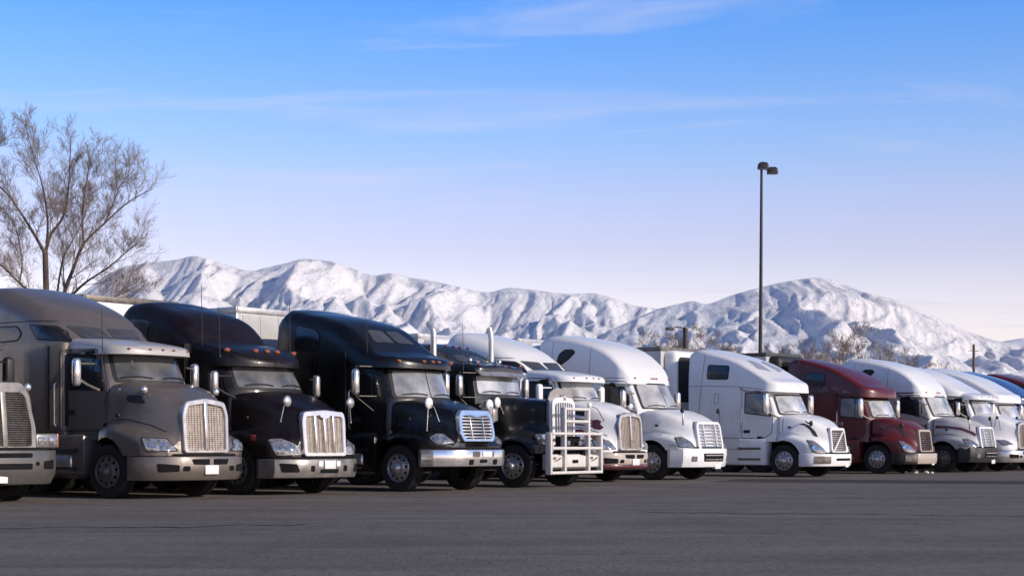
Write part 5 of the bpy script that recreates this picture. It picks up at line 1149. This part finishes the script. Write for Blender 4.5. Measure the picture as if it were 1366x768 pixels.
LB = [([(170, 1390, 0), (172, 1000, 0), (170, 735, 0), (165, 540, 0)], .26, .15, 0),
      ([(165, 545, 0), (182, 470, .2), (222, 400, .4), (246, 300, .3), (248, 180, .5), (256, 80, .4)], .12, .02, 20),
      ([(165, 545, 0), (140, 490, -.3), (95, 400, -.8), (40, 320, -1.0), (-20, 270, -1.3), (-70, 200, -1.4)], .12, .02, 20),
      ([(172, 510, 0), (188, 420, -.5), (180, 300, -.9), (150, 200, -.9), (118, 65, -1.1)], .09, .015, 18),
      ([(200, 900, .3), (225, 720, .3), (268, 590, .4), (300, 500, .6), (375, 415, .9), (470, 325, 1.1), (560, 275, 1.2)], .17, .02, 26),
      ([(225, 740, .3), (320, 665, -.2), (425, 605, -.6), (500, 545, -.7), (575, 490, -.9)], .10, .015, 18),
      ([(300, 500, .6), (302, 400, .3), (322, 290, 0), (350, 160, -.2)], .08, .015, 16),
      ([(180, 860, -.2), (130, 720, -.5), (75, 655, -.8), (0, 575, -1.2), (-70, 520, -1.4)], .12, .02, 18),
      ([(85, 665, -.7), (84, 580, -.3), (60, 480, 0), (30, 400, .2)], .06, .012, 14),
      ([(205, 690, .3), (212, 560, .8), (240, 480, 1.2), (285, 380, 1.4), (300, 280, 1.6)], .07, .014, 14),
      ([(375, 415, .9), (420, 330, .6), (450, 270, .4), (490, 225, .4)], .05, .012, 12),
      ([(-20, 270, -1.3), (-20, 180, -1.0), (10, 120, -.8)], .04, .012, 10), ([(270, 760, .2), (360, 720, .8), (440, 690, 1.2), (520, 640, 1.4)], .07, .012, 14)]
tk, tw = limb_tree(3, LB, KX, HB)
tree('bare_tree', (tk.mesh('trunk', [BARK]), tw.mesh('crown', [TWIG], 0)), ((62 - 683) / 2200 * 62, 62, 0), 'tall bare many-limbed tree at the left above the trailers', sc=.94)
SM = []
for sd, st in ((3, [(0, 0, .05, .42, 1.0), (.5, .2, .6, .4, .7), (-.5, -.2, .6, .4, .7), (.1, .5, .4, .42, .7), (-.3, .3, .9, .36, .6), (.8, -.3, .9, .36, .6)]), (8, [(.3, 0, .3, .46, 1.0), (-.4, .3, .3, .44, .9), (0, -.5, .5, .42, .8), (.8, .2, .7, .4, .7), (-.8, -.2, .75, .4, .7), (.05, .1, .1, .47, .9)])):
    tk, tw = tree_meshes(sd, 16.5, st, 1.15, 5, .018, .2, .95); SM.append((tk.mesh('trunk', [BARK]), tw.mesh('crown', [TWIG2], 0), max(p[2] for p in tw.v)))
spots = [(868, 150, 436, 'bushy bare tree left of the short street light'), (893, 152, 430, 'bare tree right behind the short street light lamp'), (940, 150, 436, 'bare tree right of the short street light pole'), (972, 170, 450, 'low bare tree between the street light and the tall lamp pole'),
         (1040, 168, 456, 'low bare tree just right of the tall lamp pole'), (1072, 172, 452, 'low bare tree beside the round bare tree on its left'), (1116, 150, 428, 'round bare tree standing tallest among the far trees'), (1150, 175, 452, 'low bare tree beside the round bare tree on its right'), (1180, 172, 456, 'bare tree above the silver truck roof'), (1206, 180, 464, 'rightmost low bare tree before the mountain foot')]
for i, (px, Y, ty, lb) in enumerate(spots):
    m3 = SM[1 if px == 1116 else i % 2]
    tree('bare_tree', m3, ((px - 683) / 2200 * Y, Y, 0), lb, 'bare trees beyond the lot', i * 1.3, (1 + (593 - ty) / 2200 * Y) / m3[2])

# ------------------------------------------------------------------ poles
POLE = simple('dark_bronze_pole', (.018, .016, .016), .5); WOOD = simple('weathered_pole_wood', (.13, .10, .08), .85, var=.3, scale=3)
def at(px, py, Y): return Vector(((px - 683) / 2200 * Y, Y, 1 + (593 - py) / 2200 * Y))
b = at(1013, 224, 76); t = empty('lamp_pole', (b.x, b.y, 0)); tag(t, 'tall dark lamp pole with two shoebox heads against the sky', 'lamp pole')
MB().tube([(0, 0, .6), (.06, 0, b.z * .5), (.10, 0, b.z)], [.11, .085, .06], 12).build('pole', POLE, t)
MB().lathe([(.3, 0), (.3, .6), (.02, .62)], 16, 'z').build('pole_base', simple('pole_concrete', (.35, .34, .33), .9), t)
def shoebox(dx, dy, dz, nm='lamp_head'):
    mb = MB(); rings = []
    for z, s in ((-.16, 1), (-.02, 1), (.08, .86), (.14, .6)):
        P = round_poly([(-.25 * s, -.17 * s), (.25 * s, -.17 * s), (.25 * s, .17 * s), (-.25 * s, .17 * s)], .07, 3); rings.append([(p[0] + .1 + dx, p[1] + dy, z + b.z + dz) for p in P])
    o = mb.loft(rings).build(nm, POLE, t); mb = MB(); mb.box(dx - .12, dx + .32, dy - .14, dy + .14, b.z + dz - .18, b.z + dz - .155); mb.build('lamp_glass', M['lens'], o)
    return o
shoebox(.02, -.35, .05); shoebox(.55, .30, -.06)
MB().tube([(.1, 0, b.z - .05), (.2, -.2, b.z - .05)], .03, 6).tube([(.1, 0, b.z - .05), (.4, .2, b.z - .05)], .03, 6).tube([(.1, 0, b.z), (.16, 0, b.z + .30)], .02, 6).build('bracket', POLE, t)
b2 = at(914, 437, 95); t2 = empty('street_light', (b2.x, b2.y, 0)); tag(t2, 'short street light with one arm reaching left over the trailers', 'street light')
MB().tube([(0, 0, 0), (0, 0, b2.z)], [.16, .13], 12).build('pole', POLE, t2)
MB().tube([(0, 0, b2.z - .12), (-.25, 0, b2.z + .02), (-.55, 0, b2.z + .03), (-.7, 0, b2.z - .02)], .035, 8).build('arm', POLE, t2)
mb = MB(); mb.box(-1.15, -.62, -.15, .15, b2.z - .14, b2.z + .03, bev=.05); mb.build('lamp_head', M['steel'], t2)
b3 = at(1299, 459, 150); t3 = empty('utility_pole', (b3.x, b3.y, 0)); tag(t3, 'thin wooden utility pole with crossarms at the right before the mountain foot', 'utility pole')
MB().tube([(0, 0, 0), (0, 0, b3.z)], [.16, .12], 10).build('pole', WOOD, t3)
for k, z in enumerate((b3.z - .6, b3.z - 1.3, b3.z - 1.9)):
    MB().box(-.5, .5, -.04, .04, z - .025, z + .025).build('crossarm', WOOD, t3)
b4 = at(1053, 466, 140); t4 = empty('utility_pole', (b4.x, b4.y, 0)); tag(t4, 'thin bare pole rising behind the maroon truck among low trees', 'utility pole')
MB().tube([(0, 0, 0), (0, 0, b4.z)], [.09, .07], 8).build('pole', WOOD, t4)

# ------------------------------------------------------------------ air
hz, nt_, p_ = newmat('thin_winter_haze'); nt_.nodes.remove(p_); pv = nt_.nodes.new('ShaderNodeVolumePrincipled')
pv.inputs['Color'].default_value = (.34, .56, 1.0, 1); pv.inputs['Density'].default_value = HAZE; pv.inputs['Anisotropy'].default_value = 0.0
nt_.links.new(pv.outputs[0], nt_.nodes['Material Output'].inputs['Volume'])
tag(MB().box(-9500, 12500, -3600, 15000, -1.1, 1750).build('haze', hz, None, 0), kind='stuff')
